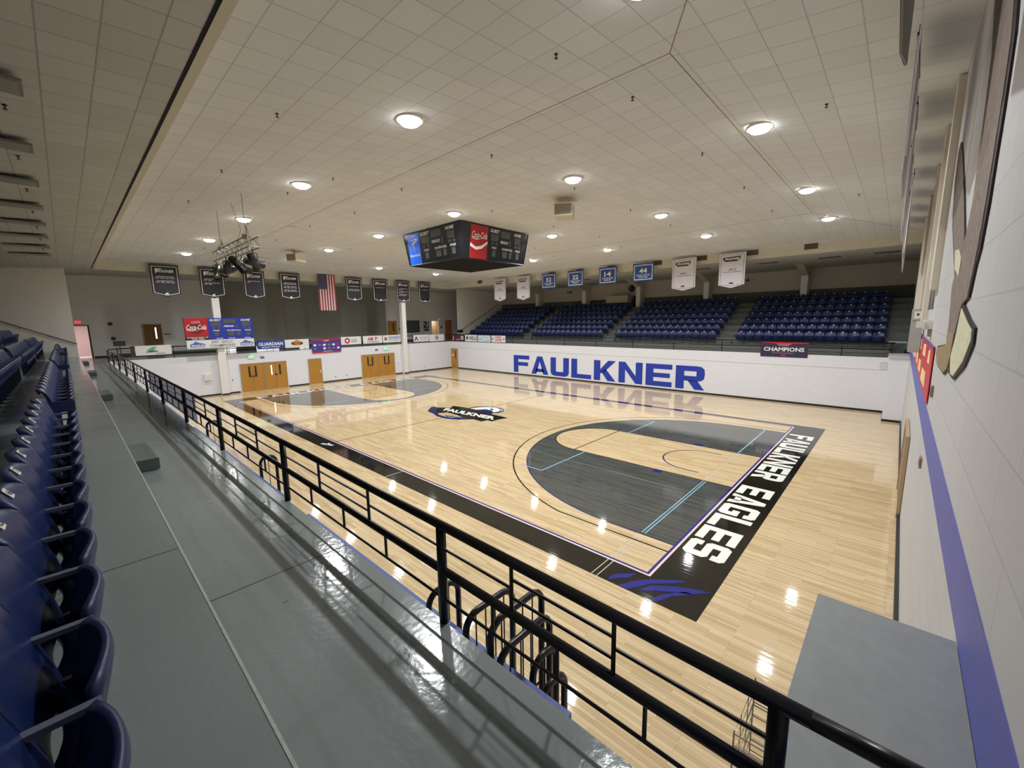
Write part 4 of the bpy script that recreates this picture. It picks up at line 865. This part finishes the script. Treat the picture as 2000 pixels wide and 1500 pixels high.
for k, b in enumerate(BLK):
    if b is None: continue
    x, w, rows_, desc = b
    t, g = pennant('championship_banner', 'black pointed banner, %s, with %s' % (pos[k], desc), Fr((x, 32.6, 9.06), (1, 0, 0), (0, 0, 1)), w, 1.82, .24, CLOTHK, INKW, .03, .1, group='black banners over the end railing')
    mb = MB(); text(mb, g, 'FAULKNER', .27, w-.28, -.48, -.30, .018, .05, .3); g.pts(mb, [(.24, -.36), (.3, -.24), (.62, -.24), (.58, -.3), (.4, -.3), (.34, -.52), (.27, -.52), (.3, -.36)], .0175); mb.build('lettering', INKW, t)
    sec = {0: [('CHAMPIONSHIP CHAMPIONS', ['1998', '2001', '2013', '2014']), ('TOURNAMENT CHAMPIONS', ['1998 2004', '2005', '2008', '2013'])],
           1: [('REGION CHAMPIONS', ['1999', '2001']), ('NATIONAL CHAMPIONS', ['1999', '2001'])], 2: [('CHAMPIONS', ['1998'])],
           3: [('SEASON CHAMPIONS', ['1998', '2002', '2004', '2007']), ('TOURNAMENT CHAMPIONS', ['1999', '2001', '2004', '2009']), ('NATIONAL TOURNAMENT', ['1999', '2001', '2004', '2009'])],
           5: [('CHAMPIONS', []), ('NATIONAL TOURNAMENT', ['1998', '2001', '2004', '2008'])], 6: [('CHAMPIONS', [])], 7: [('CHAMPIONS', ['2001', '2004']), ('CHAMPIONS', ['2002', '2008']), ('TOURNAMENT', ['1999', '2004', '2008'])], 8: [('CHAMPIONS', [])]}[k]
    zz = -.72; mb = MB()
    for ti, ys in sec:
        text(mb, g, ti, .3, w-.3, zz-.05, zz, .018, .03)
        for j, yv in enumerate(ys): text(mb, g, yv, .24+j*(w-.45)/max(4, len(ys)), .24+j*(w-.45)/max(4, len(ys))+.2, zz-.15, zz-.09, .018, .03)
        zz -= .27
    mb.build('small_lettering', INKW, t)
    mb = MB(); g.pts(mb, [(w/2-.13, -1.9), (w/2+.13, -1.9), (w/2+.03, -1.8), (w/2+.1, -1.74), (w/2-.06, -1.8)], .018); mb.build('emblem', INKW, t)
# flag
t, g = pennant('national_flag', 'red white and blue striped flag hanging vertically amid the black banners', Fr((7.34, 32.6, 9.15), (1, 0, 0), (0, 0, 1)), 1.46, 2.95, 0, mat('flag_white', (224, 206, 206), .7), None, cat='flag', tipped=False)
mb = MB()
for k in range(0, 13, 2): g.rect(mb, 1.46*k/13, 1.46*(k+1)/13, -2.95, 0, .015)
mb.build('red_stripe', mat('flag_red', (150, 40, 56), .7), t)
mb = MB(); g.rect(mb, 0, 1.46*7/13, -1.18, 0, .018); mb.build('blue_canton', mat('flag_blue', (44, 48, 88), .7), t)
mb = MB()
for r_ in range(11):
    for c_ in range(9):
        if (r_+c_) % 2 == 0:
            cx_, cy_ = .08+c_*.078, -.08-r_*.1
            g.pts(mb, [(cx_+(.028 if q % 2 == 0 else .012)*math.sin(q*math.pi/5), cy_+(.028 if q % 2 == 0 else .012)*math.cos(q*math.pi/5)) for q in range(10)][::-1], .021)
mb.build('star', INKW, t)
# row over the far railing
def far_b(y, z=9.03): return Fr((21.0, y, z), (0, -1, 0), (0, 0, 1))
for y, yr, w, d_ in ((25.5, '2010', 1.5, 'leftmost of the far row, lettered 2010'), (22.56, '2009', 1.52, 'just left of the number 32 banner'), (8.35, '2001', 1.54, 'lettered 2001, right of the number 44 banner'), (5.38, '2013', 1.48, 'lettered 2013, rightmost of the far row')):
    t, g = pennant('championship_banner', 'white pointed banner %s' % d_, far_b(y), w, 1.9, .2, CLOTHW, INKN, .018, .1, group='white banners over the far railing')
    mb = MB(); g.pts(mb, [(.22, -.24), (1.2, -.2), (1.16, -.42), (1.06, -.42), (1.04, -.5), (.32, -.5), (.28, -.42), (.2, -.42)], .017); mb.build('black_wordmark_ground', INK, t)
    mb = MB(); text(mb, g, 'FAULKNER', .3, 1.12, -.42, -.27, .021, .05, .3); mb.build('lettering', INKW, t)
    mb = MB(); text(mb, g, yr, .52, .98, -1.05, -.92, .017, .01, .3); text(mb, g, 'NATIONAL CHAMPIONS', .22, 1.26, -1.16, -1.10, .017, .01); mb.build('year_lettering', INKN, t)
    mb = MB(); g.rect(mb, .62, .86, -1.86, -1.76, .017); mb.build('emblem', mat('plum_ink', (96, 60, 96), .6), t)
for y, num, w, nm in ((19.68, '32', 1.5, ('CHARLIE TRAMMELL', 'JERSEY')), (16.96, '22', 1.5, ('MIKE DAVIS', '1990-94')), (14.04, '14', 1.5, ('SHAWN REYNOLDS', '1985-89')), (11.22, '44', 1.55, ('PAUL LITTLE', '1978-1982'))):
    t, g = pennant('retired_number_banner', 'square blue banner numbered %s, %s of the four' % (num, {'32': 'leftmost', '22': 'second from the left', '14': 'third from the left', '44': 'rightmost'}[num]), far_b(y, 8.98), w, 1.2, 0, CLOTHB, INKW, .05, .11, group='blue number banners', tipped=False)
    mb = MB(); text(mb, g, num, w/2-.29, w/2+.29, -.66, -.32, .018, .04); mb.build('number', INKW, t)
    mb = MB(); g.rect(mb, .25, w-.25, -.16, -.06, .018); mb.build('title_ground', CLOTHB, t)
    mb = MB(); text(mb, g, 'BASKETBALL', .27, w-.27, -.155, -.065, .021, .04); mb.build('title_lettering', INKW, t)
    mb = MB(); text(mb, g, nm[0], .28, w-.28, -.84, -.74, .018, .03); text(mb, g, nm[1], .45, w-.45, -.98, -.88, .018, .03); mb.build('name_lettering', INKW, t)
# banners hung along the near wall, seen edge on
for k, (x, cl, tl) in enumerate(((-4.0, mat('grey_banner_cloth', (136, 136, 126), .7), 'grey black-edged'), (-1.35, CLOTHW, 'white'), (1.2, CLOTHW, 'white'), (3.9, CLOTHW, 'white'), (6.6, CLOTHW, 'white'), (9.3, CLOTHW, 'white'), (12.0, CLOTHW, 'white'), (14.7, CLOTHW, 'white'), (17.4, CLOTHW, 'white'))):
    sk = (.012, -.02, .02, 0, .03, -.02, .02, .01, .03)[k]
    pennant('wall_side_banner', '%s banner seen edge on beside the near wall, %s from the camera' % (tl, ORD[k]), Fr((x+1.5, -3.17+sk*.3, 9.05), tuple(Vector((-1, sk, 0)).normalized()), (0, 0, 1)), 1.5, 1.85, .22, cl, INK if k == 0 else INKGY, .05 if k == 0 else .02, .03 if k == 0 else .1, group='banners along the near wall')

# ------------------------------------------------------------------ stage light truss
t = thing('lighting_truss', 'silver box truss hung on thin rods over the near sideline', 'truss', (-3.05, 14.4, 7.6))
mb = MB()
for sx in (-.16, .16):
    for z in (0, .34): mb.tube([(sx, -2.3, z), (sx, 2.3, z)], .022, 6)
n_ = 8
for k in range(n_):
    ya, yb = -2.3+4.6*k/n_, -2.3+4.6*(k+1)/n_
    for sx in (-.16, .16): mb.tube([(sx, ya, 0), (sx, yb, .34)], .012, 5); mb.tube([(sx, ya, 0), (sx, ya, .34)], .012, 5)
    for z in (0, .34): mb.tube([(-.16, ya, z), (.16, yb, z)], .012, 5)
for z in (0, .34): mb.tube([(-.16, 2.3, z), (.16, 2.3, z)], .012, 5); mb.tube([(-.16, -2.3, z), (.16, -2.3, z)], .012, 5)
mb.build('truss_frame', STEEL, t)
for y in (-1.5, 1.7):
    MB().tube([(0, y, .34), (0, y, 1.9)], .01, 6).build('hanging_rod', STEEL, t)
    MB().lathe((0, y, .36), [(0, .16), (.1, .13), (.12, .0), (0, 0)], 12).build('hoist_shackle', STEEL, t, True)
    MB().tube([(.05, y-.2, .4), (.0, y-.15, .75), (.05, y+.05, .8), (.1, y+.2, .4)], .008, 5).build('cable', BLACK, t)
MB().tube([(.1, .1, .36), (.3, .1, .9), (.05, .1, 1.95)], .006, 5).build('cable', BLACK, t)
def spot(y, x, tilt, yaw, nm):
    s = thing('stage_spotlight', nm, 'spotlight', (-3.05+x*1.4, 14.4+y, 7.515), yaw, 'spotlights under the truss')
    mb = MB(); mb.tube([(-.13, 0, -.32), (-.13, 0, -.1), (0, 0, -.05), (.13, 0, -.1), (.13, 0, -.32)], .012, 6); mb.tube([(0, 0, -.05), (0, 0, .06)], .016, 6); mb.build('yoke', BLACK, s)
    d = Vector((0, math.cos(tilt), -math.sin(tilt))); e = Vector((0, math.sin(tilt), math.cos(tilt))); c0 = Vector((0, 0, -.32))
    mb = MB(); n = 14; vs_ = []; prof = [(-.3, .05), (-.26, .11), (.0, .12), (.08, .10), (.3, .12), (.34, .13)]
    for q, r_ in prof: vs_ += [tuple(c0+d*q+(Vector((1, 0, 0))*math.cos(2*math.pi*j/n)+e*math.sin(2*math.pi*j/n))*r_) for j in range(n)]
    fs_ = [(i*n+j, i*n+(j+1) % n, (i+1)*n+(j+1) % n, (i+1)*n+j) for i in range(len(prof)-1) for j in range(n)]+[tuple(range(n))]
    mb.add(vs_, fs_); mb.build('lamp_body', mat('spot_black', (24, 24, 26), .45), s, True)
    mb = MB(); mb.add([tuple(c0+d*.31+(Vector((1, 0, 0))*math.cos(2*math.pi*j/n)+e*math.sin(2*math.pi*j/n))*.11) for j in range(n)], [tuple(range(n))]); mb.build('lens', GLASSD, s)
for k, (y, x, ti, yw) in enumerate(((2.0, -.1, .9, 2.6), (1.3, .1, .5, 1.9), (.6, -.1, 1.0, 2.3), (-.1, .12, .4, -1.2), (-.8, -.12, .9, -2.0), (-1.5, .1, .15, -1.4), (-2.0, .0, .7, -.6))):
    spot(y, x, ti, yw, 'black stage spotlight clamped under the silver truss, %s from its left end' % ORD[k])
# ceiling projector boxes
for k, (x, y, lab) in enumerate(((5.9, 6.4, 'beige boxed ceiling speaker on a mount right of the hanging scoreboard'), (2.9, 24.8, 'beige boxed ceiling speaker on a mount left of the hanging scoreboard'))):
    t = thing('ceiling_speaker', lab, 'speaker', (x, y, 9.0), .5)
    MB().box(-.42, .42, -.34, .34, -.05, .40).build('cabinet', mat('speaker_beige', (204, 196, 176), .6), t)
    MB().box(-.435, -.42, -.30, .30, 0, .36).build('grille', mat('speaker_grille', (134, 128, 112), .7), t)
    mb = MB(); mb.box(-.1, .1, -.08, .08, .4, ZI-9.0); mb.box(-.5, .5, -.42, .42, ZI-9.0-.04, ZI-9.0); mb.build('mount', BEIGE, t)

# ------------------------------------------------------------------ small wall items
def exit_sign(label, fr, m, w=.36, h=.2):
    o_ = sign('exit_sign', label, fr, w, h, PLATE, 'exit sign', th=.06); mb = MB(); fr.rect(mb, .015, w-.015, .015, h-.015, .062); mb.build('face', PLATE, o_)
    mb = MB(); text(mb, fr, 'EXIT', .05, w-.05, .04, h-.04, .066, .05); mb.build('glowing_letters', m, o_)
GRN = mat('exit_green', (40, 230, 150), .5, emit=2.2); RED_ = mat('exit_red', (255, 40, 60), .5, emit=1.6)
exit_sign('green EXIT sign above the left double doors on the white end wall', Fr((1.78, YE, 2.52), (1, 0, 0), (0, 0, 1)), GRN, .44, .28)
exit_sign('green EXIT sign above the right double doors on the white end wall', Fr((13.2, YE, 2.46), (1, 0, 0), (0, 0, 1)), GRN, .44, .28)
exit_sign('red EXIT sign above the pink-lit doorway at far left', Fr((-7.05, 37.98, 5.3), (1, 0, 0), (0, 0, 1)), RED_, .42, .26)
exit_sign('red EXIT sign above the open doorway at the right of the concourse', Fr((23.62, 37.98, 5.26), (1, 0, 0), (0, 0, 1)), RED_, .36, .2)
def plaque(label, fr, w, h, m, th=.02, nm='wall_plate', cat='wall plate'):
    return sign(nm, label, fr, w, h, m, cat, th=th)
GP = mat('grey_plate', (120, 120, 118), .5)
def tiny(label, fr, w, h, nm='wall_plate', txt=None):
    o_ = plaque(label, fr, w, h, GP, .015, nm)
    mb = MB(); fr.frame(mb, .01, w-.01, .01, h-.01, .012, .018); mb.build('rim', INK, o_)
tiny('small grey label right of the green exit sign over the left doors', Fr((2.62, YE, 2.46), (1, 0, 0), (0, 0, 1)), .28, .17)
tiny('small grey label left of the green exit sign over the right doors', Fr((12.35, YE, 2.45), (1, 0, 0), (0, 0, 1)), .28, .17)
tiny('small room label right of the brown concourse door with a lit pane', Fr((-2.35, 38, 4.42), (1, 0, 0), (0, 0, 1)), .4, .1)
tiny('small room label right of the oak concourse door', Fr((18.1, 38, 4.3), (1, 0, 0), (0, 0, 1)), .3, .12)
tiny('small notice right of the open doorway on the concourse', Fr((23.95, 38, 4.3), (1, 0, 0), (0, 0, 1)), .3, .3)
for x, z, l in ((-5.25, 5.3, 'round dark alarm bell, upper of two right of the pink-lit doorway'), (-5.2, 4.25, 'round dark alarm bell, lower of two right of the pink-lit doorway')):
    o_ = MB().lathe((0, 0, 0), [(0, .05), (.1, .045), (.13, .02), (.13, 0)], 16).build('alarm_bell', DARKM, None, True); o_.location = (x, 38, z); o_.rotation_euler = (math.pi/2, 0, 0); tag(o_, l, 'alarm')
    c_ = MB().lathe((0, 0, .05), [(0, .015), (.04, .01), (.04, 0)], 12).build('gong_centre', GP, o_, True)
# white wall cabinet on the end wall, sockets
t = tag(MB().box(-1.1, -.68, YE-.16, YE, 1.16, 1.62).build('wall_cabinet', WHITE), 'white box mounted on the end wall left of the left column', 'cabinet')
MB().box(-1.07, -.71, YE-.17, YE-.16, 1.19, 1.59).build('cabinet_door', mat('cab_white', (224, 222, 218), .4), t)
for x, z, l in ((.62, 1.0, 'small dark wall socket between the left column and the double doors'), (8.4, .42, 'dark floor-level socket right of the single oak door, left one'), (9.4, .42, 'dark floor-level socket right of the single oak door, right one'), (14.75, 1.05, 'small wall socket left of the right column'), (17.9, .42, 'small dark socket on the end wall right of the right column')):
    t = tag(MB().box(x-.035, x+.035, YE-.012, YE, z-.055, z+.055).build('wall_socket', GP), l, 'socket'); MB().box(x-.02, x+.02, YE-.014, YE-.012, z-.035, z+.035).build('socket_face', INK, t)
# stage speakers on the rail corners
for x, l in ((-5.25, 'black floodlight box on the balcony corner left of the pale green sign'), (22.3, 'black floodlight box at the left foot of the far stand')):
    t = thing('floodlight', l, 'floodlight', (x, 33.0 if x < 0 else 32.3, D))
    MB().box(-.28, .28, -.15, .15, .95, 1.25).build('body', mat('spot_black', (24, 24, 26), .45), t)
    MB().tube([(0, 0, 0), (0, 0, .95)], .02, 8).build('stand', BLACK, t); mb = MB(); mb.box(-.25, .25, -.16, -.15, .98, 1.22); mb.build('lens', GLASSD, t)
    MB().tube([(-.2, 0, .02), (.2, 0, .02)], .02, 6).build('foot', BLACK, t)
# far side: press box, dark doorway, speaker, cameras, trash bin
t = tag(MB().box(28.9, 29.94, 15.75, 18.05, 6.18, 7.28).build('press_box', mat('press_beige', (196, 182, 148), .6)), 'beige boxed booth at the top of the far stand', 'booth')
MB().box(28.86, 28.9, 15.72, 18.08, 7.22, 7.3).build('counter_cap', BEIGE, t)
fr = Fr((29.94, 15.65, 6.18), (0, -1, 0), (0, 0, 1)); mb = MB(); fr.rect(mb, 0, .75, 0, 1.1, .01); o_ = mb.build('door_11', mat('dark_opening', (40, 32, 28), .7)); o_['kind'] = 'structure'
mb = MB()
for k in range(6): fr.slab(mb, .05+k*.12, .07+k*.12, 0, 1.1, .02, .02)
mb.build('door_bar', DARKM, o_)
t = thing('hanging_speaker', 'dark rounded loudspeaker hung beside the pillar above the far stand', 'speaker', (29.3, 15.55, 7.9))
MB().lathe((0, 0, -.25), [(0, 0), (.2, .02), (.3, .2), (.3, .36), (.2, .5), (0, .52)], 14).build('body', mat('speaker_navy', (30, 30, 44), .5), t, True); MB().box(-.05, .3, -.03, .03, .15, .7).build('bracket', BLACK, t); MB().lathe((-.24, 0, -.05), [(0, 0), (.08, .05), (.08, .2), (0, .25)], 10).build('horn', GP, t, True)
for y, l in ((22.9, 'small black wall camera behind the number 22 banner'), (5.9, 'small black wall camera high up left of the far right pillar')):
    t = thing('security_camera', l, 'camera', (29.95, y, 8.0)); MB().box(-.25, 0, -.07, .07, -.06, .06).build('body', INK, t); MB().tube([(0, 0, 0), (0.04, 0, .15)], .02, 6).build('mount', GP, t); MB().box(-.2, -.02, .35, .45, -.08, .08).build('junction_box', GP, t)
t = thing('trash_bin', 'dark green-grey trash bin with a pale rim at the right end of the far walkway', 'bin', (22.15, -3.28, D))
MB().add([(-.28, -.28, 0), (.28, -.28, 0), (.28, .28, 0), (-.28, .28, 0), (-.33, -.33, .78), (.33, -.33, .78), (.33, .33, .78), (-.33, .33, .78)], [(3, 2, 1, 0), (4, 5, 6, 7), (0, 1, 5, 4), (1, 2, 6, 5), (2, 3, 7, 6), (3, 0, 4, 7)]).build('body', mat('bin_green', (62, 72, 70), .5), t)
MB().box(-.36, .36, -.36, .36, .76, .83).build('rim', mat('bin_rim', (150, 164, 158), .5), t)
# ------------------------------------------------------------------ near wall fittings
t = thing('electrical_cabinet', 'tall grey metal cabinet on the near wall above the blue stripe', 'cabinet', (7.0, YN+.035, 4.2))
MB().box(0, .5, 0, .22, 0, 1.08).build('body', mat('cabinet_grey', (166, 170, 168), .5), t); MB().box(-.006, 0, .04, .18, .84, 1.02).build('label_plate', PLATE, t); MB().box(-.012, -.006, .09, .13, .92, .97).build('lock', INK, t); MB().box(-.004, 0, .03, .19, .78, .8).build('louvre', GP, t)
t = thing('emergency_light', 'white twin-head emergency light box on the near wall above the red banner', 'light', (3.5, YN, 4.87))
MB().box(0, .34, 0, .11, .0, .17).build('body', WHITE, t)
for z in (.03,): MB().box(-.1, .1, .11, .22, .03, .15).build('lamp_head', mat('head_white', (236, 236, 214), .4), t)
MB().box(.02, .3, .0, .05, -.14, 0).build('battery_box', mat('box_grey', (150, 142, 134), .5), t)
f = Fr((11.6, YN+.012, 3.72), (-1, 0, 0), (0, 0, 1)); o_ = sign('red_wall_banner', 'long red banner with cream panels stretched low along the near wall', f, 9.9, .92, mat('red_vinyl', (200, 40, 52), .5), 'banner', th=.01)
for a0, a1, b0, b1 in ((.4, 1.9, .1, .42), (2.4, 4.0, .1, .42), (4.5, 6.1, .08, .4), (6.7, 8.6, .06, .38), (1.2, 2.6, .52, .82), (3.6, 5.2, .54, .84), (6.2, 7.6, .55, .84), (8.5, 9.3, .56, .84)):
    mb = MB(); f.pts(mb, [(a0, b0), (a1, b0+.04), (a1-.1, b1), (a0+.15, b1-.05)], .013); mb.build('cream_panel', mat('cream_ink', (242, 208, 158), .6), o_)
mb = MB(); f.rect(mb, 0, 9.9, .86, .92, .014); mb.build('purple_edge', mat('purple_ink', (96, 78, 150), .6), o_)
for x, z, l in ((1.2, 2.9, 'small brown thermostat plate on the white lower near wall'), (.9, 4.05, 'small dark screw plate on the near wall right of the red banner')):
    t = tag(MB().box(x-.09, x+.09, YN, YN+.03, z-.08, z+.08).build('wall_plate', mat('plate_brown', (150, 118, 110), .5)), l, 'wall plate'); MB().box(x-.05, x+.05, YN+.03, YN+.035, z-.04, z+.04).build('plate_face', GP, t)
for k, x in enumerate((5.3, 4.1)):
    t = tag(MB().tube([(x, YN+.02, 5.24), (x, YN+.02, 6.35)], .018, 8).build('wall_conduit', mat('conduit_grey', (150, 148, 142), .5), None, True), 'grey vertical conduit on the near wall, %s of the pair beside the painted eagle' % ('farther', 'nearer')[k], 'pipe', 'conduit pair')
    MB().box(x-.03, x+.03, YN, YN+.04, 6.33, 6.4).build('conduit_cap', DARKM, t)
for k, x in enumerate((3.6, 6.2, 9.4, 13.5, 17.8)):
    struct('trim_pilaster', MB().box(x-.3, x+.3, YN, YN+.10, 4.95 if k else 5.6, ZO-.02), mat('pilaster_cream', (214, 206, 188), .7))
# eagle cut-out on the near wall (outline in wall coordinates x,z)
E = lambda pts, y, th, nm, m, par: MB().prism([(x, y, z) for x, z in pts], (0, th, 0)).build(nm, m, par)
t = thing('eagle_cutout', 'large painted eagle cut-out with two brown wings and cream tail on the near wall', 'wall art')
big = [(-0.31, 8.47), (-0.89, 7.71), (-1.03, 7.1), (-1.14, 6.53), (-1.18, 6.23), (-0.97, 5.98), (-0.85, 5.89), (-0.72, 6.01), (0.14, 6.59), (1.46, 7.37), (2.15, 7.74), (2.62, 7.73), (2.48, 7.2), (1.55, 6.44), (0.63, 5.99), (-0.22, 5.57), (-0.09, 5.48), (-0.43, 5.04), (-0.41, 4.79), (0.94, 4.7), (1.19, 4.59), (0.62, 4.46), (-0.61, 4.45), (-1.05, 4.54), (-1.72, 4.52), (-1.82, 4.53), (-2.48, 4.71), (-2.7, 4.83), (-2.85, 4.92), (-2.82, 5.04), (-2.41, 5.1), (-1.73, 5.24), (-2.08, 5.29), (-2.25, 5.56), (-2.38, 5.66), (-2.44, 5.85), (-2.49, 6.0), (-2.5, 6.35), (-2.52, 6.6), (-2.52, 6.9), (-2.5, 7.2), (-2.3, 7.6), (-1.6, 8.47)]
E(big, YN+.002, .014, 'backing_board', mat('board_black', (36, 26, 28), .6), t)
E([(-0.31, 8.45), (-0.89, 7.71), (-1.03, 7.1), (-1.14, 6.53), (-1.18, 6.23), (-0.97, 5.98), (-0.85, 5.89), (-.22, 5.57), (-0.09, 5.48), (-0.43, 5.04), (-0.41, 4.85), (-1.2, 4.85), (-1.6, 5.24), (-2.0, 5.29), (-2.17, 5.56), (-2.3, 5.85), (-2.36, 6.35), (-2.38, 6.9), (-2.36, 7.2), (-2.15, 7.6), (-1.5, 8.45)], YN+.016, .004, 'wing', mat('eagle_brown', (128, 116, 108), .8, noise=.25, nscale=14), t)
E([(-0.85, 5.89), (-0.72, 6.01), (0.14, 6.59), (1.46, 7.37), (2.15, 7.74), (2.58, 7.71), (2.4, 7.22), (1.5, 6.5), (0.6, 6.05), (-.22, 5.6)], YN+.016, .0045, 'wing', MATS['eagle_brown'], t)
E([(-0.5, 4.79), (0.85, 4.68), (1.05, 4.59), (0.62, 4.48), (-0.59, 4.47), (-1.03, 4.56), (-1.23, 4.74), (-1.23, 4.95), (-.6, 4.95)], YN+.016, .005, 'talon_feathers', mat('feather_tan', (150, 130, 96), .8, noise=.3, nscale=20), t)
E([(-1.65, 5.2), (-1.5, 4.92), (-1.25, 4.7), (-1.5, 4.55), (-1.8, 4.56), (-2.39, 4.74), (-2.61, 4.86), (-2.74, 4.94), (-2.7, 5.02), (-2.35, 5.07)], YN+.016, .0055, 'tail', mat('feather_cream', (206, 204, 176), .8, noise=.14, nscale=18), t)
E([(0.15, 5.93), (-0.44, 5.88), (-0.88, 5.74), (-0.87, 5.55), (-0.2, 5.68)], YN+.022, .002, 'light_feathers', MATS['feather_cream'], t)

# ------------------------------------------------------------------ bleacher and its rails under the near balcony
for k, (a, b) in enumerate(((-2.0, 2.25), (2.95, 9.4), (10.4, 17.0))):
    t = thing('folded_bleacher', 'folded blue bleacher under the near balcony, %s from the camera' % ORD[k], 'bleacher', (XN, (a+b)/2, 0), 0, 'folded bleachers')
    h = (b-a)/2
    MB().box(.02, .27, -h, h, 0, 2.62).build('front_panels', mat('bleacher_blue', (66, 86, 158), .45), t)
    mb = MB()
    for z in (.4, .85, 1.3, 1.75, 2.2): mb.box(.27, .285, -h, h, z, z+.03)
    mb.build('seat_edge', mat('bleacher_navy', (40, 50, 110), .45), t)
def loop(x0, x1, y, zt_, zb2, label, yy=None):
    t = thing('bleacher_aisle_rail', label, 'handrail', (0, 0, 0), 0, 'folded bleacher aisle rails')
    r = .12; pts = [(x0, y, 2.63 if x0 < -5.6 else 0), (x0, y, zt_-r)]+[(x0+r-r*math.cos(a*math.pi/10), y, zt_-r+r*math.sin(a*math.pi/10)) for a in range(1, 5)]+[(x0+r, y, zt_), (x1-r, y, zt_)]+[(x1-r+r*math.sin(a*math.pi/10), y, zt_-r+r*math.cos(a*math.pi/10)) for a in range(1, 5)]+[(x1, y, zt_-r), (x1, y, 0)]
    MB().tube(pts, .026, 8).build('loop_tube', BLACK, t, True)
    n = max(2, int((x1-x0)/.1))
    for k in range(1, n): x = x0+(x1-x0)*k/n; MB().tube([(x, y, max(zb2+.05, 2.63 if x < -5.58 else 0)), (x, y, zt_)], .006, 5).build('bar', BLACK, t)
    MB().tube([(max(x0, -5.58), y, zb2+.05), (x1, y, zb2+.05)], .01, 5).build('lower_bar', BLACK, t)
for k, (x0_, x1_, y, zt_, zb2) in enumerate(((-5.72, -5.40, -.62, 2.86, 2.2), (-5.80, -5.3, -1.20, 3.0, 2.2), (-5.80, -5.24, -1.46, 3.08, 2.2), (-5.80, -5.24, -1.54, 2.9, 2.0), (-5.54, -5.26, -1.62, 2.7, 1.9), (-5.54, -5.26, -1.70, 2.52, 1.8))):
    loop(x0_, x1_, y, zt_, zb2, 'dark looped aisle rail below the near railing, %s of the cluster from the left' % ORD[k])
for y, l in ((4.6, 'dark looped aisle rail standing alone behind the fourth railing post'), (8.6, 'small dark looped rail at the edge of the hung charcoal cloth')):
    loop(-5.5, -5.25, y, 2.85, 2.0, l)
# wire rack by the near corner
t = thing('wire_rack', 'thin grey wire basket rack on the court floor near the corner platform', 'rack', (-3.0, -2.78, 0))
for z0 in (.05, .38, .70):
    mb = MB(); sx, sy, h = .42, .30, .28
    for dz in (0, h*.5, h): mb.tube([(-sx, -sy, z0+dz), (sx, -sy, z0+dz), (sx, sy, z0+dz), (-sx, sy, z0+dz)], .006, 5, True)
    for a in (-sx, -sx/3, sx/3, sx):
        for b in (-sy, sy): mb.tube([(a, b, z0), (a, b, z0+h)], .005, 5)
    for a in (-sx*.6, 0, sx*.6): mb.tube([(a, -sy, z0), (a, sy, z0)], .005, 5)
    mb.build('basket', mat('wire_grey', (128, 122, 108), .4, .5), t)
for sx in (-.42, .42):
    for sy in (-.30, .30): MB().tube([(sx, sy, 0), (sx, sy, 1.02)], .008, 6).build('upright', MATS['wire_grey'], t)
MB().add([(-.3, -.28, .7), (.2, -.28, .72), (.1, -.05, .7), (-.2, -.02, .75), (.0, -.2, 1.02)], [(0, 1, 4), (1, 2, 4), (2, 3, 4), (3, 0, 4), (0, 1, 2, 3)]).build('crumpled_cloth', mat('pale_cloth', (190, 196, 204), .7), t)
